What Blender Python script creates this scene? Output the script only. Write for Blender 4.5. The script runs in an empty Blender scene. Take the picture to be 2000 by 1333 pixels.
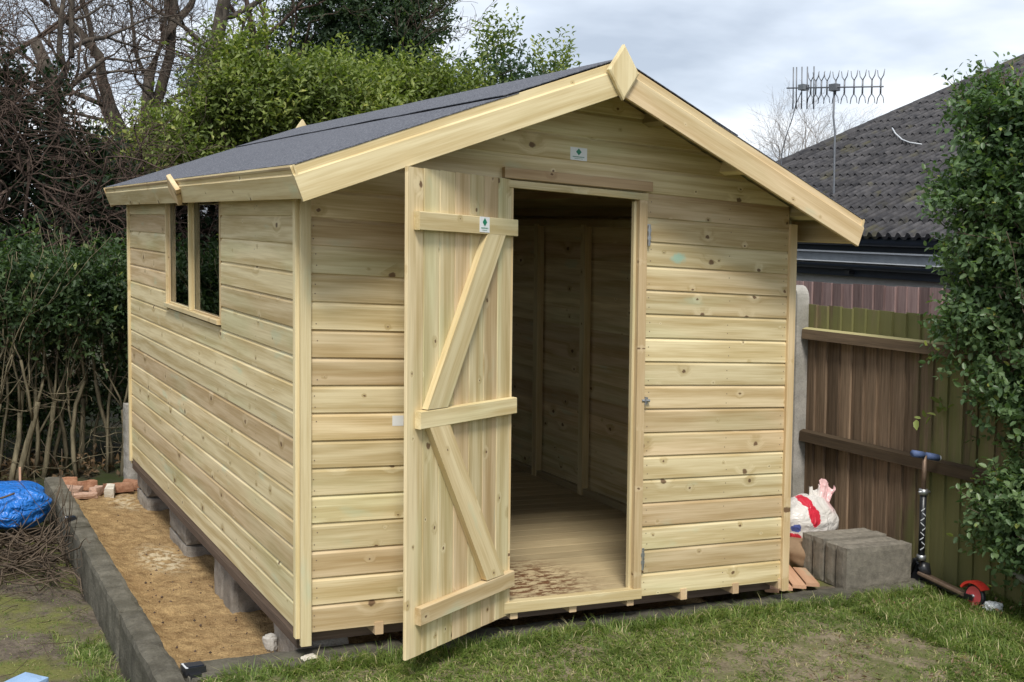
import bpy, math, random
import numpy as np
random.seed(7)
RNG = np.random.default_rng(11)
scene = bpy.context.scene
COL = scene.collection
rad = math.radians

# ------------------------------------------------------------------ camera
# garden frame -> world (the ground and shed lean about one degree)
M = np.array([[1, 0, -.0193], [0, 1, .0205], [-.0195, .0207, 1.0]])
CAM = np.array([-1.3424, -4.0578, 1.4459])
yaw, pit, roll = rad(28.6546), rad(-4.0136), rad(2.1145)
fw = np.array([math.sin(yaw)*math.cos(pit), math.cos(yaw)*math.cos(pit), math.sin(pit)])
r0 = np.array([math.cos(yaw), -math.sin(yaw), 0]); u0 = np.cross(r0, fw)
rr = r0*math.cos(roll)+u0*math.sin(roll); uu = -r0*math.sin(roll)+u0*math.cos(roll)
from mathutils import Matrix, Vector
cd = bpy.data.cameras.new('camera'); cam = bpy.data.objects.new('camera', cd); COL.objects.link(cam)
cam.matrix_world = Matrix([[rr[i], uu[i], -fw[i], CAM[i]] for i in range(3)]+[[0, 0, 0, 1]])
cd.sensor_width = 36; cd.lens = 2196.8/2000*36; cd.clip_end = 2000; cd.clip_start = .05
scene.camera = cam

# ------------------------------------------------------------------ sky and sun
SUN_AZ = rad(208)      # clockwise from +Y
SUN_EL = rad(54)
w = bpy.data.worlds.new('World'); scene.world = w; w.use_nodes = True
nt = w.node_tree; nt.nodes.clear()
def wn(t, **k):
    n = nt.nodes.new(t)
    for a, b in k.items(): setattr(n, a, b)
    return n
out = wn('ShaderNodeOutputWorld'); bg = wn('ShaderNodeBackground'); bg2 = wn('ShaderNodeBackground'); mixs = wn('ShaderNodeMixShader')
sky = wn('ShaderNodeTexSky', sky_type='NISHITA', sun_disc=False, sun_elevation=SUN_EL, sun_rotation=SUN_AZ)
nt.links.new(sky.outputs[0], bg.inputs[0]); bg.inputs[1].default_value = .10
tc = wn('ShaderNodeTexCoord'); sep = wn('ShaderNodeSeparateXYZ'); nt.links.new(tc.outputs['Generated'], sep.inputs[0])
mx = wn('ShaderNodeMath', operation='MAXIMUM'); mx.inputs[1].default_value = 0; nt.links.new(sep.outputs[2], mx.inputs[0])
ad = wn('ShaderNodeMath', operation='ADD'); ad.inputs[1].default_value = .16; nt.links.new(mx.outputs[0], ad.inputs[0])
dx = wn('ShaderNodeMath', operation='DIVIDE'); dy = wn('ShaderNodeMath', operation='DIVIDE')
nt.links.new(sep.outputs[0], dx.inputs[0]); nt.links.new(ad.outputs[0], dx.inputs[1])
nt.links.new(sep.outputs[1], dy.inputs[0]); nt.links.new(ad.outputs[0], dy.inputs[1])
cb = wn('ShaderNodeCombineXYZ'); nt.links.new(dx.outputs[0], cb.inputs[0]); nt.links.new(dy.outputs[0], cb.inputs[1])
n1 = wn('ShaderNodeTexNoise'); n1.inputs['Scale'].default_value = 1.5; n1.inputs['Detail'].default_value = 5; n1.inputs['Roughness'].default_value = .5; n1.inputs['Distortion'].default_value = .1
nt.links.new(cb.outputs[0], n1.inputs['Vector'])
rp = wn('ShaderNodeValToRGB'); e = rp.color_ramp.elements
e[0].position = .30; e[0].color = (.43, .485, .57, 1); e[1].position = .66; e[1].color = (.94, .96, .99, 1)
m_ = e.new(.47); m_.color = (.62, .68, .765, 1)
nt.links.new(n1.outputs['Fac'], rp.inputs[0]); nt.links.new(rp.outputs[0], bg2.inputs[0]); bg2.inputs[1].default_value = .76
mixs.inputs[0].default_value = .88
nt.links.new(bg.outputs[0], mixs.inputs[1]); nt.links.new(bg2.outputs[0], mixs.inputs[2]); nt.links.new(mixs.outputs[0], out.inputs[0])

sl = bpy.data.lights.new('sun', 'SUN'); sl.energy = 2.0; sl.angle = rad(16); sl.color = (1, .96, .88)
so = bpy.data.objects.new('sun', sl); COL.objects.link(so)
sd = Vector((math.sin(SUN_AZ)*math.cos(SUN_EL), math.cos(SUN_AZ)*math.cos(SUN_EL), math.sin(SUN_EL)))
so.rotation_euler = sd.to_track_quat('Z', 'Y').to_euler(); so.location = sd*20
vs = scene.view_settings; vs.view_transform = 'Standard'; vs.look = 'None'; vs.exposure = 0.80; vs.gamma = 1; vs.use_curve_mapping = False
scene.cycles.max_bounces = 6; scene.cycles.transparent_max_bounces = 8; scene.cycles.use_denoising = True

# ------------------------------------------------------------------ material helpers
class NB:
    def __init__(s, name):
        s.m = bpy.data.materials.new(name); s.m.use_nodes = True; s.t = s.m.node_tree; s.t.nodes.clear()
        s.o = s.n('ShaderNodeOutputMaterial'); s.b = s.n('ShaderNodeBsdfPrincipled'); s.l(s.b.outputs[0], s.o.inputs[0])
    def n(s, t, **k):
        x = s.t.nodes.new(t)
        for a, b in k.items(): setattr(x, a, b)
        return x
    def l(s, a, b): s.t.links.new(a, b)
    def put(s, sock, v):
        if hasattr(v, 'is_linked') or hasattr(v, 'links'): s.l(v, sock)
        else: sock.default_value = v
    def math(s, op, a, b=0.0, c=0.0):
        x = s.n('ShaderNodeMath', operation=op); s.put(x.inputs[0], a); s.put(x.inputs[1], b); s.put(x.inputs[2], c); return x.outputs[0]
    def vm(s, op, a, b=(0, 0, 0)):
        x = s.n('ShaderNodeVectorMath', operation=op); s.put(x.inputs[0], a); s.put(x.inputs[1], b)
        return x.outputs['Value'] if op in ('LENGTH', 'DOT_PRODUCT', 'DISTANCE') else x.outputs[0]
    def noise(s, v, scale, det=3, rough=.5, dist=0.0, fac=True):
        x = s.n('ShaderNodeTexNoise'); s.put(x.inputs['Vector'], v); s.put(x.inputs['Scale'], scale); x.inputs['Detail'].default_value = det
        x.inputs['Roughness'].default_value = rough; x.inputs['Distortion'].default_value = dist
        return x.outputs['Fac' if fac else 'Color']
    def ramp(s, f, *stops):
        x = s.n('ShaderNodeValToRGB'); s.put(x.inputs[0], f); el = x.color_ramp.elements
        for i, (p, c) in enumerate(stops):
            q = el[i] if i < 2 else el.new(p); q.position = p; q.color = (*c, 1) if len(c) == 3 else c
        return x.outputs[0]
    def mapr(s, v, a, b, c=0.0, d=1.0, smooth=True):
        x = s.n('ShaderNodeMapRange'); x.interpolation_type = 'SMOOTHSTEP' if smooth else 'LINEAR'
        s.put(x.inputs[0], v); s.put(x.inputs[1], a); s.put(x.inputs[2], b); s.put(x.inputs[3], c); s.put(x.inputs[4], d); return x.outputs[0]
    def mix(s, f, a, b, mode='MIX'):
        x = s.n('ShaderNodeMix', data_type='RGBA', blend_type=mode); s.put(x.inputs[0], f)
        for i, v in ((6, a), (7, b)):
            if isinstance(v, tuple): v = (*v, 1) if len(v) == 3 else v
            s.put(x.inputs[i], v)
        return x.outputs[2]
    def bump(s, h, st, d=.01, nrm=None):
        x = s.n('ShaderNodeBump'); s.put(x.inputs['Strength'], st); x.inputs['Distance'].default_value = d; s.put(x.inputs['Height'], h)
        if nrm is not None: s.l(nrm, x.inputs['Normal'])
        s.l(x.outputs[0], s.b.inputs['Normal']); return x.outputs[0]
    def base(s, c, rough=.7, spec=.3):
        if isinstance(c, tuple): c = (*c[:3], 1)
        s.put(s.b.inputs['Base Color'], c); s.put(s.b.inputs['Roughness'], rough); s.put(s.b.inputs['Specular IOR Level'], spec)
    def gr(s):
        a = s.n('ShaderNodeAttribute', attribute_name='gr'); r = s.n('ShaderNodeObjectInfo').outputs['Random']
        off = s.vm('MULTIPLY', s.comb(r, r, r), (71.0, 13.7, 29.3)); return s.vm('ADD', a.outputs['Vector'], off), r
    def comb(s, x, y, z):
        c = s.n('ShaderNodeCombineXYZ'); s.put(c.inputs[0], x); s.put(c.inputs[1], y); s.put(c.inputs[2], z); return c.outputs[0]
    def sep(s, v):
        c = s.n('ShaderNodeSeparateXYZ'); s.put(c.inputs[0], v); return c.outputs
    def pos(s): return s.n('ShaderNodeNewGeometry').outputs['Position']
    def objc(s): return s.n('ShaderNodeTexCoord').outputs['Object']
    def rand(s): return s.n('ShaderNodeObjectInfo').outputs['Random']

def wood(name, light=(.77, .65, .40), mid=(.51, .385, .185), green=(.62, .61, .35), pink=(.62, .43, .27), gamt=.5, knots=.62, rough=.62, sheen=.3, knotc=(.12, .06, .03)):
    b = NB(name); v, r = b.gr()
    vor = b.n('ShaderNodeTexVoronoi', voronoi_dimensions='2D', feature='F1'); v2 = b.vm('MULTIPLY', v, (3.1, 9.4, 0)); b.l(v2, vor.inputs['Vector']); vor.inputs['Scale'].default_value = 1
    dl = b.vm('MULTIPLY', b.vm('SUBTRACT', v2, vor.outputs['Position']), (1/3.1, 1/9.4, 0))
    wob = b.noise(v, 60, 2)
    d = b.math('ADD', b.vm('LENGTH', b.vm('MULTIPLY', dl, (.8, 1, 0))), b.math('MULTIPLY', b.math('SUBTRACT', wob, .5), .014))
    cr = b.sep(vor.outputs['Color'])
    on = b.math('GREATER_THAN', cr[0], 1-knots); size = b.math('MULTIPLY_ADD', b.math('POWER', cr[1], 2.5), .013, .0028)
    kn = b.math('MULTIPLY', b.mapr(d, size, b.math('MULTIPLY', size, .55), 0, 1), on)
    halo = b.math('MULTIPLY', b.mapr(d, b.math('MULTIPLY', size, 4.2), size, 0, 1), on)
    vy = b.sep(v)
    dist = b.noise(b.vm('MULTIPLY', v, (1.3, 11, 11)), 1, 3)
    gy = b.math('ADD', b.math('MULTIPLY', vy[1], 60), b.math('ADD', b.math('MULTIPLY', dist, 13), b.math('MULTIPLY', halo, 3.2)))
    rings = b.math('MULTIPLY_ADD', b.math('SINE', gy), .5, .5)
    fine = b.noise(b.vm('MULTIPLY', v, (5, 210, 210)), 1, 3, .6)
    broad = b.noise(b.vm('MULTIPLY', v, (.9, 16, 16)), 1, 3, .5)
    med = b.noise(b.vm('ADD', b.vm('MULTIPLY', v, (2.2, 75, 75)), b.comb(0, b.math('MULTIPLY', halo, 2.5), 0)), 1, 3, .6)
    f = b.math('ADD', b.math('MULTIPLY', rings, .24), b.math('ADD', b.math('MULTIPLY', fine, .40), b.math('ADD', b.math('MULTIPLY', med, .50), b.math('MULTIPLY', broad, .34))))
    c = b.ramp(f, (.56, light), (.96, mid))
    c = b.mix(b.mapr(r, .45, 1, 0, .55), c, b.mix(1, c, (pink[0]/light[0], pink[1]/light[1], pink[2]/light[2]), 'MULTIPLY'))
    gm = b.mapr(b.noise(b.vm('MULTIPLY', v, (1.1, 5, 5)), 1, 2), .50, .72, 0, gamt)
    c = b.mix(gm, c, b.mix(1, c, (green[0]/light[0], green[1]/light[1]*1.0, green[2]/light[2]), 'MULTIPLY'))
    hl_ = b.math('GREATER_THAN', cr[2], .5)
    c = b.mix(b.math('MULTIPLY', halo, b.math('MULTIPLY_ADD', hl_, -.18, .26)), c, tuple(x*.8 for x in mid))
    stain = b.math('MULTIPLY', b.mapr(b.noise(b.vm('MULTIPLY', v, (3, 9, 9)), 1, 3), .63, .76), .35)
    c = b.mix(stain, c, (.46, .60, .44))
    if name == 'new_timber':   # copper-green preservative bloom round two knots, right of the door
        sp = b.mapr(b.math('ADD', b.vm('LENGTH', b.vm('MULTIPLY', b.vm('SUBTRACT', b.pos(), (1.727, .031, 1.49)), (.55, .5, 1))), b.math('MULTIPLY', b.noise(b.pos(), 45, 3), .03)), .045, .022, 0, .75)
        c = b.mix(sp, c, (.36, .62, .50))
    c = b.mix(b.math('MULTIPLY', kn, .88), c, knotc)
    val = b.mapr(b.math('FRACT', b.math('MULTIPLY', r, 7.31)), 0, 1, .86, 1.10, False)
    c = b.mix(1, c, b.comb(val, val, val), 'MULTIPLY')
    b.base(c, rough, sheen)
    b.bump(b.math('SUBTRACT', fine, b.math('MULTIPLY', kn, 1.2)), .25, .0015)
    return b.m
MW = wood('new_timber')
MWT = wood('new_timber_trim', light=(.78, .66, .40), mid=(.57, .435, .215), gamt=.3, knots=.6)
MWG = wood('dark_timber', light=(.40, .34, .20), mid=(.30, .24, .12), gamt=.7)  # darker, greener copy of the new timber, for inner framing and roof underside
MWP = wood('brown_batten', light=(.52, .36, .20), mid=(.38, .24, .12), gamt=.1, knots=.2)
MWE = wood('cut_end_timber', light=(.70, .52, .32), mid=(.60, .42, .24), gamt=.05, knots=.0)

def old_wood(name, c0, c1, algae=(.22, .225, .085), amt=1.0, mossmap=None):
    b = NB(name); v, r = b.gr(); p = b.pos()
    broad = b.noise(b.vm('MULTIPLY', v, (1.6, 42, 42)), 1, 5, .7); fine = b.noise(b.vm('MULTIPLY', v, (6, 190, 190)), 1, 3, .6)
    f = b.math('ADD', b.math('MULTIPLY', broad, .65), b.math('MULTIPLY', fine, .4))
    c = b.ramp(f, (.34, c0), (.72, c1))
    val = b.mapr(r, 0, 1, .58, 1.35, False); c = b.mix(1, c, b.comb(val, val, val), 'MULTIPLY')
    if mossmap:
        mk_ = mossmap(b, p)
        n = b.noise(b.vm('MULTIPLY', p, (9, 9, 1.2)), 1.5, 5, .65)
        g = b.mapr(b.math('ADD', b.math('ADD', mk_, b.math('MULTIPLY', b.math('SUBTRACT', r, .5), .35)), b.math('MULTIPLY', b.math('SUBTRACT', n, .5), 1.9)), .38, .95, 0, .85*amt)
        c = b.mix(g, c, b.mix(b.math('MULTIPLY', fine, .8), algae, tuple(x*.6 for x in algae)))
    b.base(c, .85, .15); b.bump(f, .4, .003); return b.m
def fence_moss(b, p):
    s = b.sep(p)   # green algae where the boards stay wet: nearer the hedge, near the ground and along the capping
    a = b.mapr(s[1], .50, .12, 0, .80); low = b.math('MULTIPLY', b.mapr(s[2], .45, -.1, 0, .4), b.mapr(s[1], .7, .2)); top = b.mapr(s[2], 1.02, 1.08, 0, .92)
    return b.math('MAXIMUM', b.math('ADD', a, low), top)
MF = old_wood('weathered_fence', (.10, .070, .045), (.37, .26, .175), mossmap=fence_moss)
MFR = old_wood('weathered_rail', (.07, .05, .033), (.17, .12, .075), mossmap=lambda b, p: b.math('MULTIPLY', b.mapr(b.sep(p)[2], .90, 1.0, 0, 1.4), b.mapr(b.sep(b.n('ShaderNodeNewGeometry').outputs['Normal'])[2], .1, .45)), amt=1.0, algae=(.50, .45, .22))
MFP = old_wood('pinkish_fence', (.15, .095, .09), (.38, .27, .25))
MBR = old_wood('brown_bearer', (.085, .062, .048), (.21, .15, .11))
MPAL = wood('fresh_pallet', light=(.60, .36, .22), mid=(.48, .26, .15), gamt=0, knots=.1)

def concrete(name, a, c, moss=0.0, sc=1.0, mosscol=(.05, .06, .03), bump=.5):
    b = NB(name); v = b.vm('ADD', b.pos(), b.comb(0, 0, 0)); r = b.rand()
    n = b.noise(v, 9*sc, 6, .65); m = b.noise(v, 90*sc, 3, .7)
    col = b.ramp(b.math('ADD', b.math('MULTIPLY', n, .7), b.math('MULTIPLY', m, .35)), (.35, a), (.72, c))
    val = b.mapr(r, 0, 1, .8, 1.2, False); col = b.mix(1, col, b.comb(val, val, val), 'MULTIPLY')
    if moss: col = b.mix(b.mapr(b.noise(v, 4*sc, 5, .6), .42, .62, 0, moss), col, mosscol)
    b.base(col, .92, .15); b.bump(b.math('ADD', b.math('MULTIPLY', n, .6), m), bump, .006); return b.m
MC_WALL = concrete('old_concrete', (.055, .050, .040), (.19, .175, .14), moss=.4, mosscol=(.045, .042, .028), bump=.7)
MC_BLOCK = concrete('concrete_block', (.17, .15, .13), (.42, .38, .33), sc=1.6, bump=.9)
MC_POST = concrete('concrete_post', (.24, .23, .21), (.46, .43, .39), moss=.25, mosscol=(.13, .13, .09))
MC_STACK = concrete('block_stack', (.15, .135, .11), (.33, .295, .24), sc=3, bump=.9)
MBRICK = concrete('orange_brick', (.26, .11, .06), (.58, .33, .21), sc=2)
MBRICK2 = concrete('dusty_brick', (.34, .20, .14), (.62, .44, .34), sc=2)
MSTONE = concrete('pale_stone', (.45, .40, .33), (.75, .70, .60), sc=2)

def sand():
    b = NB('yellow_sand'); p = b.pos(); n = b.noise(p, 14, 6, .7); m = b.noise(p, 120, 3, .6); big = b.noise(p, 2.2, 3, .5)
    c = b.ramp(b.math('ADD', b.math('MULTIPLY', n, .6), b.math('MULTIPLY', m, .4)), (.36, (.20, .12, .055)), (.60, (.56, .385, .19)))
    c = b.mix(b.mapr(n, .36, .28, 0, .7), c, (.09, .055, .03))
    c = b.mix(b.mapr(big, .5, .65, 0, .35), c, (.42, .27, .13))
    pale = b.math('MULTIPLY', b.mapr(b.vm('DISTANCE', b.vm('MULTIPLY', p, (1.0, .45, 0)), (-.09, 2.12*.45, 0)), .17, .04), b.mapr(b.noise(p, 25, 4), .42, .6))
    pale2 = b.math('MULTIPLY', b.mapr(b.vm('DISTANCE', b.vm('MULTIPLY', p, (1.0, .5, 0)), (-.04, 3.5*.5, 0)), .16, .03), b.mapr(b.noise(p, 25, 4), .45, .62))
    c = b.mix(b.math('MAXIMUM', pale, b.math('MULTIPLY', pale2, .7)), c, (.74, .62, .42))
    b.base(c, .95, .1); b.bump(b.math('ADD', n, b.math('MULTIPLY', m, .9)), 1.0, .02); return b.m
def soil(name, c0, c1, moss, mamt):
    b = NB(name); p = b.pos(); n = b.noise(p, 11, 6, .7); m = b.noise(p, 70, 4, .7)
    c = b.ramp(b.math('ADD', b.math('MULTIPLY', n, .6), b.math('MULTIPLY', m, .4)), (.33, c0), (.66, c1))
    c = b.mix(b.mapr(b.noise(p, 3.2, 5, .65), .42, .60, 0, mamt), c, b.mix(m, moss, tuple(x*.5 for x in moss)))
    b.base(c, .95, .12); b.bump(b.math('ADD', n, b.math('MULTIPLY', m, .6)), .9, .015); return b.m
M_SAND = sand()
M_SOIL = soil('lawn_soil', (.09, .07, .045), (.31, .26, .18), (.13, .155, .045), .7)
M_LEFT = soil('mossy_soil', (.05, .04, .032), (.20, .165, .125), (.19, .195, .06), .95)
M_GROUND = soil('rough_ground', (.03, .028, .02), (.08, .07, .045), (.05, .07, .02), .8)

def leafmat(name, *stops, rough=.5, spec=.35, trans=.33):
    b = NB(name); a = b.n('ShaderNodeAttribute', attribute_name='rv').outputs['Fac']
    c = b.ramp(a, *stops); b.base(c, rough, spec)
    tr = b.n('ShaderNodeBsdfTranslucent'); b.put(tr.inputs[0], b.mix(1, c, (1.3, 1.5, .6), 'MULTIPLY')); ms = b.n('ShaderNodeMixShader'); ms.inputs[0].default_value = trans
    b.l(b.b.outputs[0], ms.inputs[1]); b.l(tr.outputs[0], ms.inputs[2]); b.l(ms.outputs[0], b.o.inputs[0]); return b.m
ML_LAUREL = leafmat('laurel_leaf', (0, (.075, .105, .032)), (.4, (.15, .195, .052)), (.7, (.25, .295, .08)), (1, (.42, .42, .13)))
ML_PRIVET = leafmat('privet_leaf', (0, (.045, .085, .036)), (.5, (.105, .17, .072)), (.90, (.20, .28, .125)), (.97, (.30, .33, .08)), (1, (.45, .42, .10)), rough=.38)
ML_DARK = leafmat('ivy_leaf', (0, (.012, .026, .014)), (.6, (.022, .045, .022)), (1, (.05, .085, .035)))
ML_HEDGE = leafmat('hedge_leaf', (0, (.022, .044, .018)), (.6, (.055, .095, .036)), (.93, (.12, .17, .065)), (1, (.40, .42, .16)))
ML_CONIF = leafmat('evergreen_leaf', (0, (.035, .062, .036)), (.6, (.068, .11, .058)), (1, (.13, .18, .09)))
ML_GRASS = leafmat('grass_blade', (0, (.07, .105, .022)), (.45, (.135, .20, .042)), (.76, (.25, .31, .08)), (.90, (.36, .33, .15)), (1, (.58, .50, .30)), rough=.5, trans=.35)
ML_DRY = leafmat('dead_leaf', (0, (.07, .045, .025)), (1, (.23, .15, .08)), trans=.1)
def bark(name, a, c):
    b = NB(name); p = b.objc(); n = b.noise(b.vm('MULTIPLY', p, (18, 18, 5)), 1, 5, .65)
    b.base(b.ramp(n, (.35, a), (.68, c)), .9, .12); b.bump(n, .6, .012); return b.m
MB_GREY = bark('grey_bark', (.045, .038, .032), (.15, .125, .10))
MB_TWIG = bark('brown_twig', (.07, .052, .038), (.165, .125, .09))
MB_HAZED = bark('hazed_twig', (.26, .24, .23), (.40, .37, .35))  # distance haze is put into this pale bark colour
MB_STEM = bark('hedge_stem', (.085, .072, .046), (.27, .23, .15))
MB_DARKTW = bark('dark_twig', (.050, .036, .030), (.17, .12, .095))

def plain(name, c, rough=.5, spec=.5, metal=0.0, nsc=0, namt=.15, bumpst=0):
    b = NB(name); col = c
    if nsc:
        n = b.noise(b.objc(), nsc, 4, .6); col = b.mix(n, tuple(x*(1-namt*2) for x in c), tuple(min(1, x*(1+namt)) for x in c))
        if bumpst: b.bump(n, bumpst, .004)
    b.base(col, rough, spec); b.b.inputs['Metallic'].default_value = metal; return b.m
M_GALV = plain('galvanised_steel', (.45, .46, .47), .42, .5, .85, 60)
M_ALU = plain('aluminium', (.20, .21, .23), .5, .5, .4, 40)
M_BLACK = plain('black_plastic', (.02, .021, .024), .35, .5, 0, 30)
M_NAVY = plain('dark_gutter', (.013, .020, .035), .4, .5, 0, 8)
M_GREYP = plain('grey_board', (.20, .22, .24), .7, .3, 0, 9, .2)
M_WHITEP = plain('white_trim', (.62, .64, .66), .6, .3, 0, 12, .1)
M_RENDER = plain('pale_render', (.42, .42, .41), .9, .2, 0, 14, .12, .3)
M_STICK = plain('sticker_paper', (.80, .82, .82), .4, .5, 0)
M_GREEN = plain('sticker_green', (.015, .22, .12), .4, .5, 0)
M_RED = plain('red_plastic', (.72, .05, .035), .4, .5, 0, 20, .1)
M_PINK = plain('pink_red_disc', (.80, .12, .13), .4, .5, 0, 20, .06)
M_BLUEG = plain('blue_grip', (.09, .13, .26), .6, .3, 0, 60, .15)
M_RUST = plain('worn_steel', (.26, .18, .13), .55, .4, .5, 30, .25)
M_TARP = None
def tarp():
    b = NB('blue_tarpaulin'); p = b.objc(); n = b.noise(p, 9, 4, .6)
    b.base(b.mix(n, (.006, .10, .42), (.025, .22, .72)), .33, .5); b.bump(b.math('ABSOLUTE', b.math('SUBTRACT', b.noise(p, 13, 3, .55, .8), .5)), 1.0, .06); return b.m
M_TARP = tarp()
def felt():
    b = NB('mineral_felt'); p = b.objc(); n = b.noise(p, 260, 2, .7); g = b.noise(p, 3, 4, .6)
    big = b.noise(p, 110, 2, .8); b.base(b.mix(b.mapr(big, .4, .7), b.mix(g, (.052, .056, .070), (.082, .086, .102)), (.21, .215, .24)), .9, .2); b.bump(b.math('ADD', n, b.math('MULTIPLY', b.noise(p, 6, 3), 3.0)), .5, .004); return b.m
M_FELT = felt()
def tilemat():
    b = NB('concrete_roof_tile'); p = b.pos(); r = b.rand(); n = b.noise(p, 8, 6, .7); m = b.noise(p, 50, 3, .7)
    c = b.ramp(n, (.34, (.032, .032, .036)), (.66, (.088, .084, .086)))
    c = b.mix(b.mapr(m, .58, .75, 0, .4), c, (.17, .165, .155)); c = b.mix(b.mapr(b.noise(p, 2.4, 5), .60, .72, 0, .45), c, (.11, .10, .045))
    v = b.mapr(r, 0, 1, .82, 1.2, False); c = b.mix(1, c, b.comb(v, v, v), 'MULTIPLY'); b.base(c, .9, .2); b.bump(m, .4, .006); return b.m
M_TILE = tilemat()
M_TILEP = plain('replaced_pale_tile', (.24, .24, .30), .6, .4, 0, 12, .12)
def glassm():
    b = NB('window_glass'); g = b.n('ShaderNodeBsdfGlossy'); g.inputs['Roughness'].default_value = .012; g.inputs[0].default_value = (.95, .97, 1, 1)
    t = b.n('ShaderNodeBsdfTransparent'); t.inputs[0].default_value = (.90, .94, .93, 1); fr = b.n('ShaderNodeFresnel'); fr.inputs[0].default_value = 1.52
    ms = b.n('ShaderNodeMixShader'); b.l(b.math('ADD', fr.outputs[0], .03), ms.inputs[0]); b.l(t.outputs[0], ms.inputs[1]); b.l(g.outputs[0], ms.inputs[2]); b.l(ms.outputs[0], b.o.inputs[0]); return b.m
M_GLASS = glassm()
def floorm():
    b = NB('shed_floor_timber'); v, r = b.gr(); p = b.pos()
    fine = b.noise(b.vm('MULTIPLY', v, (5, 190, 190)), 1, 3, .6); c = b.ramp(fine, (.35, (.52, .42, .25)), (.7, (.36, .27, .15)))
    vl = b.mapr(r, 0, 1, .78, 1.12, False); c = b.mix(1, c, b.comb(vl, vl, vl), 'MULTIPLY')
    dirt = b.math('MULTIPLY', b.mapr(b.vm('DISTANCE', p, (1.12, .28, 0)), .46, .14), b.mapr(b.noise(b.vm('MULTIPLY', p, (16, 34, 1)), 1, 5, .7), .45, .56))
    c = b.mix(dirt, c, (.14, .065, .028)); b.base(c, .75, .25); b.bump(fine, .3, .002); return b.m
M_FLOOR = floorm()
def bagm():
    b = NB('printed_plastic_sack'); p = b.objc(); n = b.noise(p, 9, 3, .6)
    def spot(c, r, sc=(1, .3, 1)): return b.mapr(b.math('ADD', b.vm('LENGTH', b.vm('MULTIPLY', b.vm('SUBTRACT', p, c), sc)), b.math('MULTIPLY', b.math('SUBTRACT', b.noise(p, 30, 2), .5), .03)), r, r*.88)
    c = b.mix(n, (.60, .55, .49), (.84, .81, .78))
    red = b.math('MAXIMUM', spot((-.055, -.08, .175), .045, (1, .3, .7)), b.math('MAXIMUM', spot((-.065, -.05, .245), .035), spot((-.17, -.05, .03), .055, (1, .3, 1))))
    c = b.mix(red, c, (.62, .03, .055)); c = b.mix(spot((-.16, -.06, .115), .026), c, (.10, .14, .42))
    c = b.mix(b.math('MULTIPLY', b.mapr(b.sep(p)[0], .06, .12), b.mapr(b.sep(p)[2], .16, .22)), c, (.80, .50, .50))
    b.base(c, .35, .5); b.bump(b.math('ABSOLUTE', b.math('SUBTRACT', b.noise(p, 12, 3, .5, .6), .5)), .8, .035); return b.m
M_BAG = bagm()
M_KRAFT = plain('brown_paper_sack', (.30, .20, .12), .8, .2, 0, 12, .2, .4)
M_BLUEP = plain('pale_blue_plastic', (.30, .45, .68), .4, .5, 0, 10, .06)

# ------------------------------------------------------------------ object helpers
def W(p): return M @ np.asarray(p, float)
def tag(o, label=None, cat=None, group=None, kind=None):
    if label: o['label'] = label
    if cat: o['category'] = cat
    if group: o['group'] = group
    if kind: o['kind'] = kind
    return o
def empty(name, loc, label=None, cat=None, group=None):
    o = bpy.data.objects.new(name, None); o.location = W(loc); o.empty_display_size = .1; COL.objects.link(o); return tag(o, label, cat, group)
def wloc(o):
    l = np.zeros(3)
    while o is not None: l += np.array(o.location); o = o.parent
    return l
def link(name, me, mat, loc_w, parent=None):
    o = bpy.data.objects.new(name, me); COL.objects.link(o)
    if mat is not None and not me.materials: me.materials.append(mat)
    if parent is not None: o.parent = parent; o.location = loc_w-wloc(parent)
    else: o.location = loc_w
    return o
def mk(name, verts, faces, mat, parent=None, gr=None, rv=None, smooth=False, shear=True, origin=None):
    v = np.asarray(verts, float)
    c = np.array([(v[:, 0].min()+v[:, 0].max())/2, (v[:, 1].min()+v[:, 1].max())/2, v[:, 2].min()]) if origin is None else np.asarray(origin, float)
    lw = W(c); vl = (v-c) @ M.T if shear else v-c
    me = bpy.data.meshes.new(name)
    if isinstance(faces, np.ndarray):
        n, k = faces.shape
        me.vertices.add(len(vl)); me.vertices.foreach_set('co', vl.ravel().astype(np.float32))
        me.loops.add(n*k); me.loops.foreach_set('vertex_index', faces.ravel().astype(np.int32))
        me.polygons.add(n); me.polygons.foreach_set('loop_start', np.arange(0, n*k, k, dtype=np.int32)); me.polygons.foreach_set('loop_total', np.full(n, k, np.int32))
        me.update(calc_edges=True)
    else:
        me.from_pydata([tuple(x) for x in vl], [], faces); me.update()
    if gr is not None:
        a = me.attributes.new('gr', 'FLOAT_VECTOR', 'POINT'); a.data.foreach_set('vector', np.asarray(gr, np.float32).ravel())
    if rv is not None:
        a = me.attributes.new('rv', 'FLOAT', 'POINT'); a.data.foreach_set('value', np.asarray(rv, np.float32).ravel())
    if smooth: me.polygons.foreach_set('use_smooth', np.ones(len(me.polygons), bool))
    return link(name, me, mat, lw, parent)
def again(src, loc_w, parent=None, name=None):
    o = bpy.data.objects.new(name or src.name.split('.')[0], src.data); COL.objects.link(o)
    for k in ('group', 'kind', 'category'):
        if k in src: o[k] = src[k]
    if parent is not None: o.parent = parent; o.location = loc_w-wloc(parent)
    else: o.location = loc_w
    return o
def rect(wd, t, c=.0015):
    a, b = wd/2, t/2
    return [(-a+c, -b), (a-c, -b), (a, -b+c), (a, b-c), (a-c, b), (-a+c, b), (-a, b-c), (-a, -b+c)]
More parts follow.
